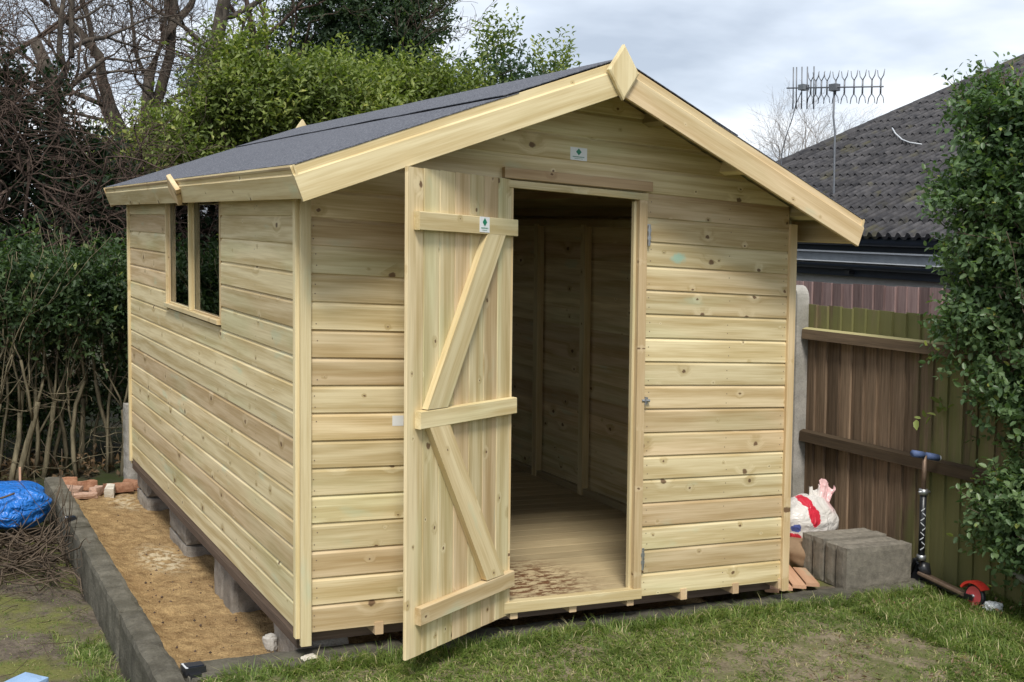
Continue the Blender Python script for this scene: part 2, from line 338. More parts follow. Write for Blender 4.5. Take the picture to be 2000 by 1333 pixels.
def extrude(name, prof, P0, along, wdir, tdir, a0, a1, mat, parent=None, smooth=False):
    """prof (w,t) extruded along; a0/a1 numbers or functions of (w,t)"""
    P0, along, wdir, tdir = (np.asarray(x, float) for x in (P0, along, wdir, tdir)); n = len(prof); V = []; G = []
    for f in (a0, a1):
        for (x, y) in prof:
            a = f(x, y) if callable(f) else f
            V.append(P0+along*a+wdir*x+tdir*y); G.append((a, x, y))
    F = [tuple(range(n-1, -1, -1)), tuple(range(n, 2*n))]+[(i, (i+1) % n, n+(i+1) % n, n+i) for i in range(n)]
    if np.dot(np.cross(wdir, tdir), along) < 0: F = [f[::-1] for f in F]
    return mk(name, V, F, mat, parent, gr=G, smooth=smooth)
def beam(name, A, B, wd, t, up, mat, parent=None, c=.0015):
    """plank from A to B; wd measured along up-ish, t across"""
    A, B, up = (np.asarray(x, float) for x in (A, B, up)); L = np.linalg.norm(B-A); al = (B-A)/L
    wv = up-al*np.dot(up, al); wv /= np.linalg.norm(wv); tv = np.cross(al, wv)
    return extrude(name, rect(wd, t, c), A, al, wv, tv, 0, L, mat, parent)
def tube(pts, rads, k=6):
    pts = np.asarray(pts, float); V = []; F = []
    for i, p in enumerate(pts):
        d = pts[min(i+1, len(pts)-1)]-pts[max(i-1, 0)]; d /= max(np.linalg.norm(d), 1e-9)
        a = np.cross(d, [0, 0, 1]) if abs(d[2]) < .9 else np.cross(d, [1, 0, 0]); a /= np.linalg.norm(a); b = np.cross(d, a)
        for j in range(k):
            t = 2*math.pi*j/k; V.append(p+rads[i]*(a*math.cos(t)+b*math.sin(t)))
    for i in range(len(pts)-1):
        for j in range(k): F.append((i*k+j, i*k+(j+1) % k, (i+1)*k+(j+1) % k, (i+1)*k+j))
    F.append(tuple(range(k-1, -1, -1))); F.append(tuple((len(pts)-1)*k+j for j in range(k)))
    return V, F
def bm_fix(o):
    import bmesh
    b = bmesh.new(); b.from_mesh(o.data); bmesh.ops.recalc_face_normals(b, faces=b.faces); b.to_mesh(o.data); b.free()
def join(*parts):
    V = []; F = []
    for v, f in parts:
        o = len(V); V += list(v); F += [tuple(i+o for i in x) for x in f]
    return V, F
def boxvf(x0, x1, y0, y1, z0, z1):
    return ([(x, y, z) for x in (x0, x1) for y in (y0, y1) for z in (z0, z1)], [(0, 1, 3, 2), (4, 6, 7, 5), (0, 4, 5, 1), (2, 3, 7, 6), (0, 2, 6, 4), (1, 5, 7, 3)])
def tubeobj(name, pts, rads, mat, parent=None, k=8):
    if not hasattr(rads, '__len__'): rads = [rads]*len(pts)
    v, f = tube(pts, rads, k); return mk(name, v, f, mat, parent, smooth=True)
def vnoise(x, y, z=0.0, s=1.0, seed=0):
    """cheap smooth noise, -1..1"""
    o = np.zeros(np.broadcast(x, y, z).shape); r = np.random.default_rng(seed)
    for i in range(7):
        k = r.normal(size=3)*s*(1+.45*i); o = o+np.sin(x*k[0]+y*k[1]+z*k[2]+r.uniform(0, 6.28))/(1+.35*i)
    return o/2.6
def rough_box(name, cx, cy, cz, sx, sy, sz, mat, parent=None, rot=0.0, amp=.004, res=.05, seed=0, rx=0.0, round_=.006):
    """box cz=bottom, gridded and roughened"""
    nx, ny, nz = (max(2, int(s/res)+1) for s in (sx, sy, sz)); idx = {}; V = []; F = []
    def vid(i, j, k):
        if (i, j, k) not in idx: idx[(i, j, k)] = len(V); V.append((i/nx-.5, j/ny-.5, k/nz-.5))
        return idx[(i, j, k)]
    for i in range(nx):
        for j in range(ny): F.append((vid(i, j, 0), vid(i, j+1, 0), vid(i+1, j+1, 0), vid(i+1, j, 0))); F.append((vid(i, j, nz), vid(i+1, j, nz), vid(i+1, j+1, nz), vid(i, j+1, nz)))
    for i in range(nx):
        for k in range(nz): F.append((vid(i, 0, k), vid(i+1, 0, k), vid(i+1, 0, k+1), vid(i, 0, k+1))); F.append((vid(i, ny, k), vid(i, ny, k+1), vid(i+1, ny, k+1), vid(i+1, ny, k)))
    for j in range(ny):
        for k in range(nz): F.append((vid(0, j, k), vid(0, j, k+1), vid(0, j+1, k+1), vid(0, j+1, k))); F.append((vid(nx, j, k), vid(nx, j+1, k), vid(nx, j+1, k+1), vid(nx, j, k+1)))
    V = np.array(V); e = (np.abs(V) > .499).sum(1); P = V*np.array([sx, sy, sz])
    P -= np.sign(V)*(np.abs(V) > .499)*((e >= 2)*round_)[:, None]
    for a in range(3): P[:, a] += amp*vnoise(P[:, 0]+cx, P[:, 1]+cy, P[:, 2]+cz, 28, seed+a)
    if rx:
        y, z = P[:, 1].copy(), P[:, 2].copy(); P[:, 1] = y*math.cos(rx)-z*math.sin(rx); P[:, 2] = y*math.sin(rx)+z*math.cos(rx)
    x, y = P[:, 0].copy(), P[:, 1].copy(); P[:, 0] = x*math.cos(rot)-y*math.sin(rot); P[:, 1] = x*math.sin(rot)+y*math.cos(rot)
    P += np.array([cx, cy, cz-P[:, 2].min()]); return mk(name, P, F, mat, parent)
def sheet(name, x0, x1, y0, y1, nx, ny, zf, mat, skirt=None):
    X, Y = np.meshgrid(np.linspace(x0, x1, nx), np.linspace(y0, y1, ny)); Z = zf(X, Y)
    V = np.stack([X.ravel(), Y.ravel(), Z.ravel()], 1); i = np.arange((ny-1)*nx).reshape(ny-1, nx)[:, :-1].ravel()
    F = np.stack([i, i+1, i+nx+1, i+nx], 1)
    if skirt is not None:
        ring = list(range(nx))+[nx-1+nx*j for j in range(1, ny)]+[nx*(ny-1)+k for k in range(nx-2, -1, -1)]+[nx*j for j in range(ny-2, 0, -1)]
        b = len(V); S = V[ring].copy(); S[:, 2] = skirt; V = np.vstack([V, S]); n = len(ring)
        F = np.vstack([F, np.array([[ring[(k+1) % n], ring[k], b+k, b+(k+1) % n] for k in range(n)])])
    o = mk(name, V, F, mat, smooth=True); o['kind'] = 'structure'; return o

# ------------------------------------------------------------------ ground
def mud(X, Y):
    # bare patches in the front lawn (0 grass .. 1 bare)
    b = np.exp(-(((X-2.25)/.75)**2+((Y+.62)/.22)**2))*1.15+np.exp(-(((X-1.9)/.4)**2+((Y+.95)/.25)**2))*.75+np.exp(-(((X-3.0)/.5)**2+((Y+.18)/.10)**2))*.5
    return b+.42*vnoise(X, Y, 0, 5, 3)
sheet('ground', -150, 250, -100, 300, 40, 40, lambda X, Y: -.42+0*X, M_GROUND)
LZ = -.112
sheet('lawn', -.40, 3.62, -6, -.05, 150, 220, lambda X, Y: LZ+.010*vnoise(X, Y, 0, 4, 1)+.006*vnoise(X, Y, 0, 22, 2)-.012*np.clip(mud(X, Y), 0, 1), M_SOIL, skirt=-.5)
sheet('side_lawn', -5, -.545, -6, 4.9, 130, 300, lambda X, Y: -.32+.016*vnoise(X, Y, 0, 5, 5)+.007*vnoise(X, Y, 0, 24, 6), M_LEFT)
sheet('sand_bed', -.44, 2.45, .10, 4.0, 170, 240, lambda X, Y: -.285+.13*np.clip((.75-Y)/.6, 0, 1)**1.5*np.clip((.25-X)/.25, 0, 1)+.05*np.clip((-.30-X)/.14, 0, 1)+.010*vnoise(X, Y, 0, 9, 7)+.006*vnoise(X, Y, 0, 36, 8), M_SAND, skirt=-.5)
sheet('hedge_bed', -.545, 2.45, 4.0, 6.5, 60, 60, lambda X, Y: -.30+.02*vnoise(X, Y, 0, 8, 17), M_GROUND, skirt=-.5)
sheet('side_yard', 2.45, 3.62, .10, 4.6, 30, 90, lambda X, Y: -.125+.01*vnoise(X, Y, 0, 7, 9), M_LEFT, skirt=-.5)

# ------------------------------------------------------------------ low walls
wl = empty('garden_wall', (-.49, 1.2, -.42), 'low dark concrete retaining wall between the mossy lawn and the sand strip', 'wall')
ys = [-2.6, -.84, .75, 2.2, 3.50]
for i in range(len(ys)-1):
    rough_box('concrete_block', -.492, (ys[i]+ys[i+1])/2, -.45, .108, ys[i+1]-ys[i]-.002, .352, MC_WALL, wl, amp=.0045, res=.03, seed=i)
we = empty('edging_wall', (1.5, .03, -.42), 'flush concrete edging running under the shed front along the lawn', 'wall')
xs = [-.436, .45, 1.33, 2.21, 3.0, 3.56]
for i in range(len(xs)-1):
    rough_box('concrete_block', (xs[i]+xs[i+1])/2, .035, -.45, xs[i+1]-xs[i]-.004, .165, .349-.002*(i % 2), MC_WALL, we, amp=.0035, res=.04, seed=20+i)

# ------------------------------------------------------------------ shed
W_, L_, P_ = 2.4435, 3.573, .106
RX = 1.235; RZ = 2.30; SL = .40; OV = .30
def roofz(x): return RZ-SL*abs(x-RX)
shed = empty('garden_shed', (0, 0, -.07), 'new pale timber apex garden shed with its door standing open', 'shed')
T = .013
def claprof(h=P_, top=True):   # (w=z, t=outward) outward positive
    if not top: return [(0, -T+.004), (0, -.001), (.0015, 0), (h-.001, 0), (h, -.001), (h, -T+.004)]
    return [(0, -T+.004), (0, -.0015), (.0015, 0), (h-.016, 0), (h-.013, -.0015), (h-.009, -.0045), (h-.005, -.0070), (h+.0035, -.0080), (h+.0035, -T+.004)]
def board(side, k, a0, a1, parent, hh=P_, z0=None, mat=MW, top=True):
    z = k*P_ if z0 is None else z0
    j = (random.random()-.5)*.0012
    if side == 'front': args = ((0, j, z), (1, 0, 0), (0, 0, 1), (0, -1, 0))
    elif side == 'left': args = ((j, 0, z), (0, 1, 0), (0, 0, 1), (-1, 0, 0))
    elif side == 'right': args = ((W_-j, 0, z), (0, 1, 0), (0, 0, 1), (1, 0, 0))
    else: args = ((0, L_-j, z), (1, 0, 0), (0, 0, 1), (0, 1, 0))
    return extrude('board', claprof(hh, top), *args, a0, a1, mat, parent)
fp = mkp = bpy.data.objects.new('front_wall', None); COL.objects.link(fp); fp.parent = shed; fp.location = (0, 0, 0)
def sub(name): 
    o = bpy.data.objects.new(name, None); COL.objects.link(o); o.parent = shed; return o
swl, swr, swb = sub('side_wall'), sub('side_wall'), sub('back_wall')
LJ, RJ, DZ = .872, 1.575, 1.80
for k in range(21):
    z = k*P_
    if z+.02 > roofz(RX)-.05: break
    lo = lambda w, t, z=z: max(.04, RX-(roofz(RX)-.03-(z+w))/SL)
    hi = lambda w, t, z=z: min(W_-.04, RX+(roofz(RX)-.03-(z+w))/SL)
    if k < 17:
        board('front', k, lo, LJ-.004, fp); board('front', k, RJ+.003, hi, fp)
    else: board('front', k, lo, hi, fp)
    board('back', k, lo, hi, swb)
WY0, WY1, WZ0 = 1.185, 2.385, 1.082
for k in range(17):
    z = k*P_; h = P_ if k < 16 else .075
    if z+.05 < WZ0: board('left', k, .03, L_-.03, swl)
    elif k == 10: board('left', k, .03, WY0-.004, swl, h); board('left', k, WY1+.004, L_-.03, swl, h)
    elif z < 1.65: board('left', k, .03, WY0-.004, swl, h); board('left', k, WY1+.004, L_-.03, swl, h)
    else: board('left', k, .03, L_-.03, swl, h, top=False)
    board('right', k, .03, L_-.03, swr, h, top=k < 16)
Z3 = (0, 0, 1)
# corner trims
for (x, side) in ((.0205, 1), (W_-.0205, -1)):
    beam('corner_trim', (x, -.006, -.045), (x, -.006, 1.72), .021, .041, (0, 1, 0), MWT, shed)
    beam('corner_trim', (x, L_+.006, -.045), (x, L_+.006, 1.72), .021, .041, (0, 1, 0), MWT, shed)
for x in (-.006, W_+.006):
    beam('corner_trim', (x, .020, -.02), (x, .020, 1.72), .030, .019, (0, 1, 0), MWT, shed)
    beam('corner_trim', (x, L_-.022, -.02), (x, L_-.022, 1.72), .030, .019, (0, 1, 0), MWT, shed)
# inner framing
FX = T+.022
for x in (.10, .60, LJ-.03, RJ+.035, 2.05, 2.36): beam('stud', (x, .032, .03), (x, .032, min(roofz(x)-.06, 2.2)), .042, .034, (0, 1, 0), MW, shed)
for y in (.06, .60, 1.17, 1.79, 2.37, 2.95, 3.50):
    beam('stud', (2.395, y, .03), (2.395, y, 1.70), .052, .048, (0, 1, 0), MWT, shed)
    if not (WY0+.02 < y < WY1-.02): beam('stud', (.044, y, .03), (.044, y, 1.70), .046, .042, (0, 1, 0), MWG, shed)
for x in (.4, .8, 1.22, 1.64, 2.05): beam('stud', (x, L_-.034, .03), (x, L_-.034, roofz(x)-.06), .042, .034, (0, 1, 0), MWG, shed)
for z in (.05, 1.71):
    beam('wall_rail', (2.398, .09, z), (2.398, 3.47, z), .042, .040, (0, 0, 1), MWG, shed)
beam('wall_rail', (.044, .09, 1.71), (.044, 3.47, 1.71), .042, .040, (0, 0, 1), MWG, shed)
# roof deck boards (run front to back) + purlins
for s in (-1, 1):
    dirv = np.array([s, 0, -SL]); Ls = np.linalg.norm(dirv); dv = dirv/Ls; nv = np.array([s*SL, 0, 1])/Ls
    tot = 1.358*Ls; n = 14; wd = tot/n
    for i in range(n):
        c = np.array([RX, 0, RZ-.005])+dv*(wd*(i+.5))-nv*.0085
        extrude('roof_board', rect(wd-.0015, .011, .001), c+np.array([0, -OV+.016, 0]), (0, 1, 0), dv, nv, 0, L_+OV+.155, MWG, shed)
    for q in (.28, .62, .96):
        p = np.array([RX, 0, RZ-.005])+dv*(tot*q*.93)-nv*.040
        extrude('purlin', rect(.038, .050), p+np.array([0, -OV+.018, 0]), (0, 1, 0), dv, nv, 0, L_+OV+.15, MWT if q == .62 else MWG, shed)
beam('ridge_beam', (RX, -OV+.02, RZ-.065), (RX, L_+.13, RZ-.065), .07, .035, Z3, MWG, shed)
# felt: three overlapping strips on the left slope, two on the right, ridge capping; slightly wavy lap edges
def felt_strip(s, d0, d1, lift, seed):
    n = 60; Y = np.linspace(-OV+.007, L_+.185, n); V = []; nv = np.array([s*SL, 0, 1])/math.hypot(1, SL); dv = np.array([s, 0, -SL])/math.hypot(1, SL)
    m = 9
    for j in range(m):
        for i, y in enumerate(Y):
            t = j/(m-1); d = d0+(d1-d0)*t; lf = lift+.0012*vnoise(d*3, y, 0, 4, seed)+(.0025*abs(vnoise(y, 0, 0, 5, seed+3)) if t == 1 else 0)
            dd = d+(.005*vnoise(y, 0, 0, 3, seed+9)+.045*(1-(y+.3)/4) if t == 1 and d1 < 1.3 else 0)
            V.append(np.array([RX, y, RZ-.004])+dv*dd+nv*lf)
    nt_ = len(V); V += [v-nv*.003 for v in V]
    F = [(j*n+i, j*n+i+1, (j+1)*n+i+1, (j+1)*n+i) for j in range(m-1) for i in range(n-1)]
    F2 = [tuple(nt_+q for q in f[::-1]) for f in F]
    E_ = [((m-1)*n+i, (m-1)*n+i+1, nt_+(m-1)*n+i+1, nt_+(m-1)*n+i) for i in range(n-1)]+[(i+1, i, nt_+i, nt_+i+1) for i in range(n-1)]
    E_ += [(j*n, (j+1)*n, nt_+(j+1)*n, nt_+j*n) for j in range(m-1)]+[((j+1)*n+n-1, j*n+n-1, nt_+j*n+n-1, nt_+(j+1)*n+n-1) for j in range(m-1)]
    F = F+F2+E_
    if s > 0: F = [f[::-1] for f in F]
    return mk('roofing_felt', V, F, M_FELT, shed, smooth=False)
for s in (-1, 1):
    felt_strip(s, .50, 1.455, .0022, 4+s); felt_strip(s, .0, .60 if s > 0 else .52, .0085, 8+s)
# bargeboards: cladding-like profile with a cove along the top
hb = .128
bprof = [(-hb, -.016), (-hb, -.0015), (-hb+.0015, 0), (-.036, 0), (-.033, -.004), (-.030, -.008), (-.004, -.0095), (0, -.011), (0, -.016)]
for (yy, sgn) in ((-OV, -1), (L_+.19, 1)):
    for s in (-1, 1):
        dv = np.array([s, 0, -SL])/math.hypot(1, SL); nv = np.array([s*SL, 0, 1])/math.hypot(1, SL)
        extrude('bargeboard', bprof, (RX, yy, RZ-.004), dv, nv, (0, sgn, 0), lambda w, t: -w*SL, 1.363*math.hypot(1, SL), MWT, shed)
# eave fascias, leaning square to the roof
for s in (-1, 1):
    dv = np.array([s, 0, -SL])/math.hypot(1, SL); nv = np.array([s*SL, 0, 1])/math.hypot(1, SL)
    P = np.array([RX, 0, RZ-.003])+dv*(1.363*math.hypot(1, SL))
    extrude('eave_fascia', [(-.118, -.016), (-.118, -.001), (-.117, 0), (-.036, 0), (-.033, -.004), (-.030, -.008), (-.004, -.0095), (0, -.011), (0, -.016)], P-np.array([0, 0, 0]), (0, 1, 0), nv, dv, -OV+.001, 1.62, MWT, shed)
    extrude('eave_fascia', [(-.118, -.016), (-.118, -.001), (-.117, 0), (-.036, 0), (-.033, -.004), (-.030, -.008), (-.004, -.0095), (0, -.011), (0, -.016)], P, (0, 1, 0), nv, dv, 1.622, L_+.19, MWT, shed)
    C0 = P-nv*.048+np.array([0, 1.60, 0]); dm = [(0, .078), (.085, 0), (0, -.078), (-.085, 0)]; V = []; G = []
    for (t, k) in ((.001, 1), (.020, 1), (.024, .94)):
        for (a, b_) in dm: V.append(C0+dv*t+np.array([0, 1, 0])*a*k+nv*b_*k); G.append((b_, a, t))
    F = [(3, 2, 1, 0), (8, 9, 10, 11)]+[(i+4*j, (i+1) % 4+4*j, (i+1) % 4+4*(j+1), i+4*(j+1)) for j in range(2) for i in range(4)]
    bm_fix(mk('fascia_joint_cover', V, F, MWT, shed, gr=G))
# finials
def finial(y0, y1, cx, zt, zb, hw):
    zm = (zt+zb)/2+.002; pr = [(cx, zt), (cx+hw, zm), (cx, zb), (cx-hw, zm)]
    c = .004; V = []
    for (y, k) in ((y0, 1-c/hw*2), (y0+.004, 1), (y1, 1)):
        for (x, z) in pr: V.append((cx+(x-cx)*k, y, zm+(z-zm)*k))
    F = [(0, 1, 2, 3), (11, 10, 9, 8)]+[(i+4*j, i+4*(j+1), (i+1) % 4+4*(j+1), (i+1) % 4+4*j) for j in range(2) for i in range(4)]
    return mk('finial', V, F, MWT, shed, gr=[(v[2], v[0], v[1]) for v in V])
finial(-OV-.022, -OV-.001, RX-.003, RZ+.055, RZ-.165, .073)
finial(L_+.212, L_+.191, RX, RZ+.055, RZ-.165, .073)
Vn = []; Fn = []
def nail(P, a, b, n):
    o = len(Vn); P = np.array(P, float)
    for i in range(6): t = i*math.pi/3; Vn.append(P+.0028*(np.array(a)*math.cos(t)+np.array(b)*math.sin(t))+np.array(n)*.0007)
    Fn.append(tuple(range(o, o+6)))
for k in range(17):
    for dz in (.025, .068):
        z = k*P_+dz
        for x in (.062, .45, LJ-.03, RJ+.028, 2.05, W_-.06):
            if random.random() < .85: nail((x+random.uniform(-.008, .008), 0, z+random.uniform(-.006, .006)), (1, 0, 0), (0, 0, 1), (0, -1, 0))
        for y in (.06, .60, 1.10, 1.79, 2.45, 2.95, 3.50):
            if z > WZ0 and 1.15 < y < 2.42: continue
            if random.random() < .85: nail((0, y+random.uniform(-.008, .008), z+random.uniform(-.006, .006)), (0, -1, 0), (0, 0, 1), (-1, 0, 0))
o = mk('nail_heads', Vn, Fn, M_RUST, shed); o['kind'] = 'stuff'
# floor, joists, bearers
for i in range(33):
    y0 = .012+i*.107
    extrude('floor_board', rect(.1030, .012, .002), (.03, y0+.053, .024), (1, 0, 0), (0, 1, 0), (0, 0, 1), 0, W_-.06, M_FLOOR, shed)
for x in (.022, .322, .62, .93, 1.222, 1.523, 1.82, 2.125, 2.405):
    beam('floor_joist', (x, -.004, -.010), (x, L_-.01, -.010), .050, .036, Z3, MBR if x < .1 else MWE, shed)
beam('floor_bearer', (.033, .05, -.0545), (.033, L_-.02, -.0545), .038, .060, Z3, MBR, shed)
for y in (.13, 1.3, 2.35, 3.45): beam('floor_bearer', (.065, y, -.0545), (W_-.01, y, -.0545), .038, .050, Z3, MBR, shed)
# door frame
beam('door_jamb', (RJ-.021, .006, .03), (RJ-.021, .006, 1.782), .040, .042, (0, 1, 0), MWT, shed)
beam('door_jamb', (LJ+.018, .010, .03), (LJ+.018, .010, 1.782), .032, .036, (0, 1, 0), MWT, shed)
beam('door_stop', (RJ-.049, .020, .03), (RJ-.049, .020, 1.76), .022, .014, (0, 1, 0), MWT, shed)
beam('door_head', (LJ+.002, .004, 1.783), (RJ-.001, .004, 1.783), .030, .042, (0, 0, 1), MW, shed)
beam('door_sill', (LJ+.002, .002, .018), (RJ-.001, .002, .018), .046, .040, (0, 0, 1), MWT, shed)
beam('lintel_batten', (.856, -.013, 1.826), (1.592, -.013, 1.828), .043, .024, (0, 0, 1), MWP, shed)
# door leaf
H = np.array([.897, 0, 0]); ed = np.array([-.879, -.477, 0]); nd = np.array([.477, -.879, 0])
door = sub('door')
nb = 7; wb = .690/nb
for i in range(nb):
    s0 = i*wb; zt = 1.802-.015*(s0+wb/2)/.69; zb = -.014-.008*(s0+wb/2)/.69
    h = wb/2-.0012; pr = [(-h, -.006), (h, -.006), (h, .0035), (h-.0025, .006), (-h+.0025, .006), (-h, .0035)]
    extrude('door_board', pr, H+ed*(s0+wb/2), (0, 0, 1), ed, nd, zb, zt, MW, door)
def leafbeam(name, s0, z0, s1, z1, wd, th=.028, mat=MWT, par=door, off=.0065):
    A = H+ed*s0+nd*(off+th/2)+np.array([0, 0, z0]); B = H+ed*s1+nd*(off+th/2)+np.array([0, 0, z1])
    al = (B-A)/np.linalg.norm(B-A); wv = np.cross(nd, al); return beam(name, A, B, wd, th, wv, mat, par, .0025)
leafbeam('ledge', -.005, 1.604, .652, 1.597, .068); leafbeam('ledge', -.010, .873, .640, .868, .066); leafbeam('ledge', -.005, .146, .634, .134, .066)
def brace(sa, za, sb, zb, mat=MWT):
    # parallelogram cut flush against the ledges: (sa,za) top centre, (sb,zb) bottom centre
    hw = .053; pts = [(sa+hw*1.2, za), (sa-hw*1.2, za), (sb-hw*1.2, zb), (sb+hw*1.2, zb)]
    al = np.array([sb-sa, zb-za]); al /= np.linalg.norm(al); V = []; G = []
    for t in (.0068, .034):
        for (s, z) in pts: V.append(H+ed*s+nd*t+np.array([0, 0, z])); G.append(((s*al[0]+z*al[1]), (-s*al[1]+z*al[0]), t))
    F = [(0, 3, 2, 1), (4, 5, 6, 7), (0, 1, 5, 4), (1, 2, 6, 5), (2, 3, 7, 6), (3, 0, 4, 7)]
    o = mk('brace', V, F, mat, door, gr=G); bm_fix(o); return o
brace(.150, 1.570, .535, .905); brace(.520, .836, .135, .180)
# stickers (white card with a green rhombus and lines of small print)
def sticker(parent, O, ux, n, wd, ht, label):
    O, ux, n = (np.asarray(x, float) for x in (O, ux, n)); uz = np.array([0, 0, 1.])
    def q(a0, a1, b0, b1, lift): return [O+ux*a+uz*b+n*lift for (a, b) in ((a0, b0), (a1, b0), (a1, b1), (a0, b1))]
    base = q(-wd/2, wd/2, -ht/2, ht/2, .0012)+q(-wd/2, wd/2, -ht/2, ht/2, .0002)
    s = mk('sticker', base, [(0, 1, 2, 3), (0, 4, 5, 1), (1, 5, 6, 2), (2, 6, 7, 3), (3, 7, 4, 0)], M_STICK, parent); bm_fix(s)
    k = ht*.27; cz = ht*.16; v = []; f = []
    v += [O+ux*a+uz*(cz+b)+n*.002 for a, b in ((0, k), (-k*.95, 0), (0, -k), (k*.95, 0))]; f.append((0, 1, 2, 3))
    for (b0, b1, ww, m) in ((-.27, -.19, .36, 7), (-.39, -.35, .24, 8)):
        x = -ww*wd
        while x < ww*wd-.002:
            l = random.uniform(.0022, .0042); i = len(v); v += [O+ux*a+uz*(b*ht)+n*.002 for a, b in ((x, b0), (x+l, b0), (x+l, b1), (x, b1))]; f.append((i, i+1, i+2, i+3)); x += l+.0018
    mk('printed_mark', v, f, M_GREEN, s); return s
sticker(shed, (1.222, 0, 1.936), (1, 0, 0), (0, -1, 0), .083, .054, '')
sticker(door, H+ed*.239+nd*.0345+np.array([0, 0, 1.605]), -ed, nd, .068, .060, '')
tg = mk('paper_tag', [(.376, -.0015, .793), (.424, -.0015, .793), (.424, -.0015, .834), (.376, -.0015, .834)], [(0, 1, 2, 3)], M_STICK, shed)
# door furniture on the right jamb
for (x, z, s) in ((1.588, 1.620, 1), (1.583, .175, 1)):
    v, f = join(boxvf(x-.010, x+.010, -.006, -.0015, z-.045, z+.045), boxvf(x-.014, x+.004, -.018, -.006, z-.022, z-.008), boxvf(x-.014, x+.004, -.018, -.006, z+.012, z+.026), tube([(x-.005, -.014, z-.05), (x-.005, -.014, z+.04)], [.005, .005], 8))
    mk('bolt_keep', v, f, M_GALV, shed)
v, f = join(boxvf(1.566, 1.598, -.007, -.0015, .872, .900), tube([(1.560, -.012, .886), (1.602, -.012, .886)], [.007, .007], 8), boxvf(1.573, 1.579, -.022, -.006, .868, .904))
mk('rim_latch', v, f, M_GALV, shed)
# window
win = sub('window')
def wbm(nm, a, b, wd, t, up, mat=MWT): return beam(nm, a, b, wd, t, up, mat, win)
wbm('frame', (.008, WY1-.005, WZ0), (.008, WY1-.005, 1.69), .034, .012, (1, 0, 0))
wbm('frame', (.018, WY0+.010, WZ0), (.018, WY0+.010, 1.69), .040, .020, (1, 0, 0))
wbm('mullion', (.008, 1.806, WZ0+.018), (.008, 1.806, 1.69), .034, .024, (1, 0, 0))
wbm('sill', (.006, WY0, WZ0+.006), (.006, WY1, WZ0+.006), .052, .022, (1, 0, 0))
for (a, b) in ((WY0+.022, 1.793), (1.819, WY1-.012)):
    wbm('glazing_bead', (.014, b-.004, WZ0+.018), (.014, b-.004, 1.69), .008, .008, (1, 0, 0))
    wbm('glazing_bead', (.014, a, WZ0+.022), (.014, b-.010, WZ0+.022), .008, .008, (1, 0, 0))
    v, f = boxvf(.0185, .0225, a, b, WZ0+.0175, 1.69); mk('pane', v, f, M_GLASS, win)
# piers of concrete blocks
def pier(y0, y1, zt, split, label, x0=.035, seed=0, zb=-.32):
    p = empty('block_pier', ((x0+.11), (y0+y1)/2, zb), label, 'pier', 'concrete block piers carrying the shed')
    if split == 'v':
        m = (y0+y1)/2; rough_box('concrete_block', x0+.11, (y0+m)/2, zb, .22, m-y0-.006, zt-zb, MC_BLOCK, p, seed=seed, res=.03); rough_box('concrete_block', x0+.113, (y1+m)/2, zb, .22, y1-m-.006, zt-zb, MC_BLOCK, p, seed=seed+1, res=.03)
    else:
        zm = zb+(zt-zb)*split; rough_box('concrete_block', x0+.112, (y0+y1)/2, zb, .222, y1-y0, zm-zb-.004, MC_BLOCK, p, seed=seed, res=.03); rough_box('concrete_block', x0+.11, (y0+y1)/2-.004, zm, .22, y1-y0-.012, zt-zm, MC_BLOCK, p, seed=seed+2, res=.03)
pier(3.25, 3.60, -.0745, .46, 'two stacked grey concrete blocks under the far corner of the shed beside the upright post', seed=30)
pier(2.13, 2.587, -.0745, .38, 'stacked grey concrete blocks under the shed beside the pale sawdust patch', seed=35)
pier(1.137, 1.526, -.0745, 'v', 'pair of upright grey concrete blocks standing side by side under the shed wall', seed=40)
pier(.14, .50, -.0745, .25, 'pinkish grey concrete block pier at the near corner of the shed', seed=45)


# ------------------------------------------------------------------ vegetation helpers
def leaf_arrays(base, axis, nrm, L, wd, fold=.25, six=False):
    n = len(base); axis = axis/np.linalg.norm(axis, axis=1, keepdims=True); s = np.cross(axis, nrm); s /= np.maximum(np.linalg.norm(s, axis=1, keepdims=True), 1e-6); nn = np.cross(s, axis)
    L = np.broadcast_to(L, n)[:, None]; wd = np.broadcast_to(wd, n)[:, None]
    if six:
        P = np.stack([base, base+axis*L*.28+s*wd*.46+nn*wd*fold*.5, base+axis*L*.68+s*wd*.42+nn*wd*fold*.5-nn*L*.04, base+axis*L-nn*L*.12,
                      base+axis*L*.68-s*wd*.42+nn*wd*fold*.5-nn*L*.04, base+axis*L*.28-s*wd*.46+nn*wd*fold*.5], 1)
        F = np.array([[0, 1, 2, 3], [0, 3, 4, 5]]); k = 6
    else:
        P = np.stack([base, base+axis*L*.5+s*wd*.5+nn*wd*fold, base+axis*L-nn*L*.08, base+axis*L*.5-s*wd*.5+nn*wd*fold], 1); F = np.array([[0, 1, 2], [0, 2, 3]]); k = 4
    idx = (np.arange(n)[:, None, None]*k+F[None]).reshape(-1, F.shape[1]); return P.reshape(-1, 3), idx, k
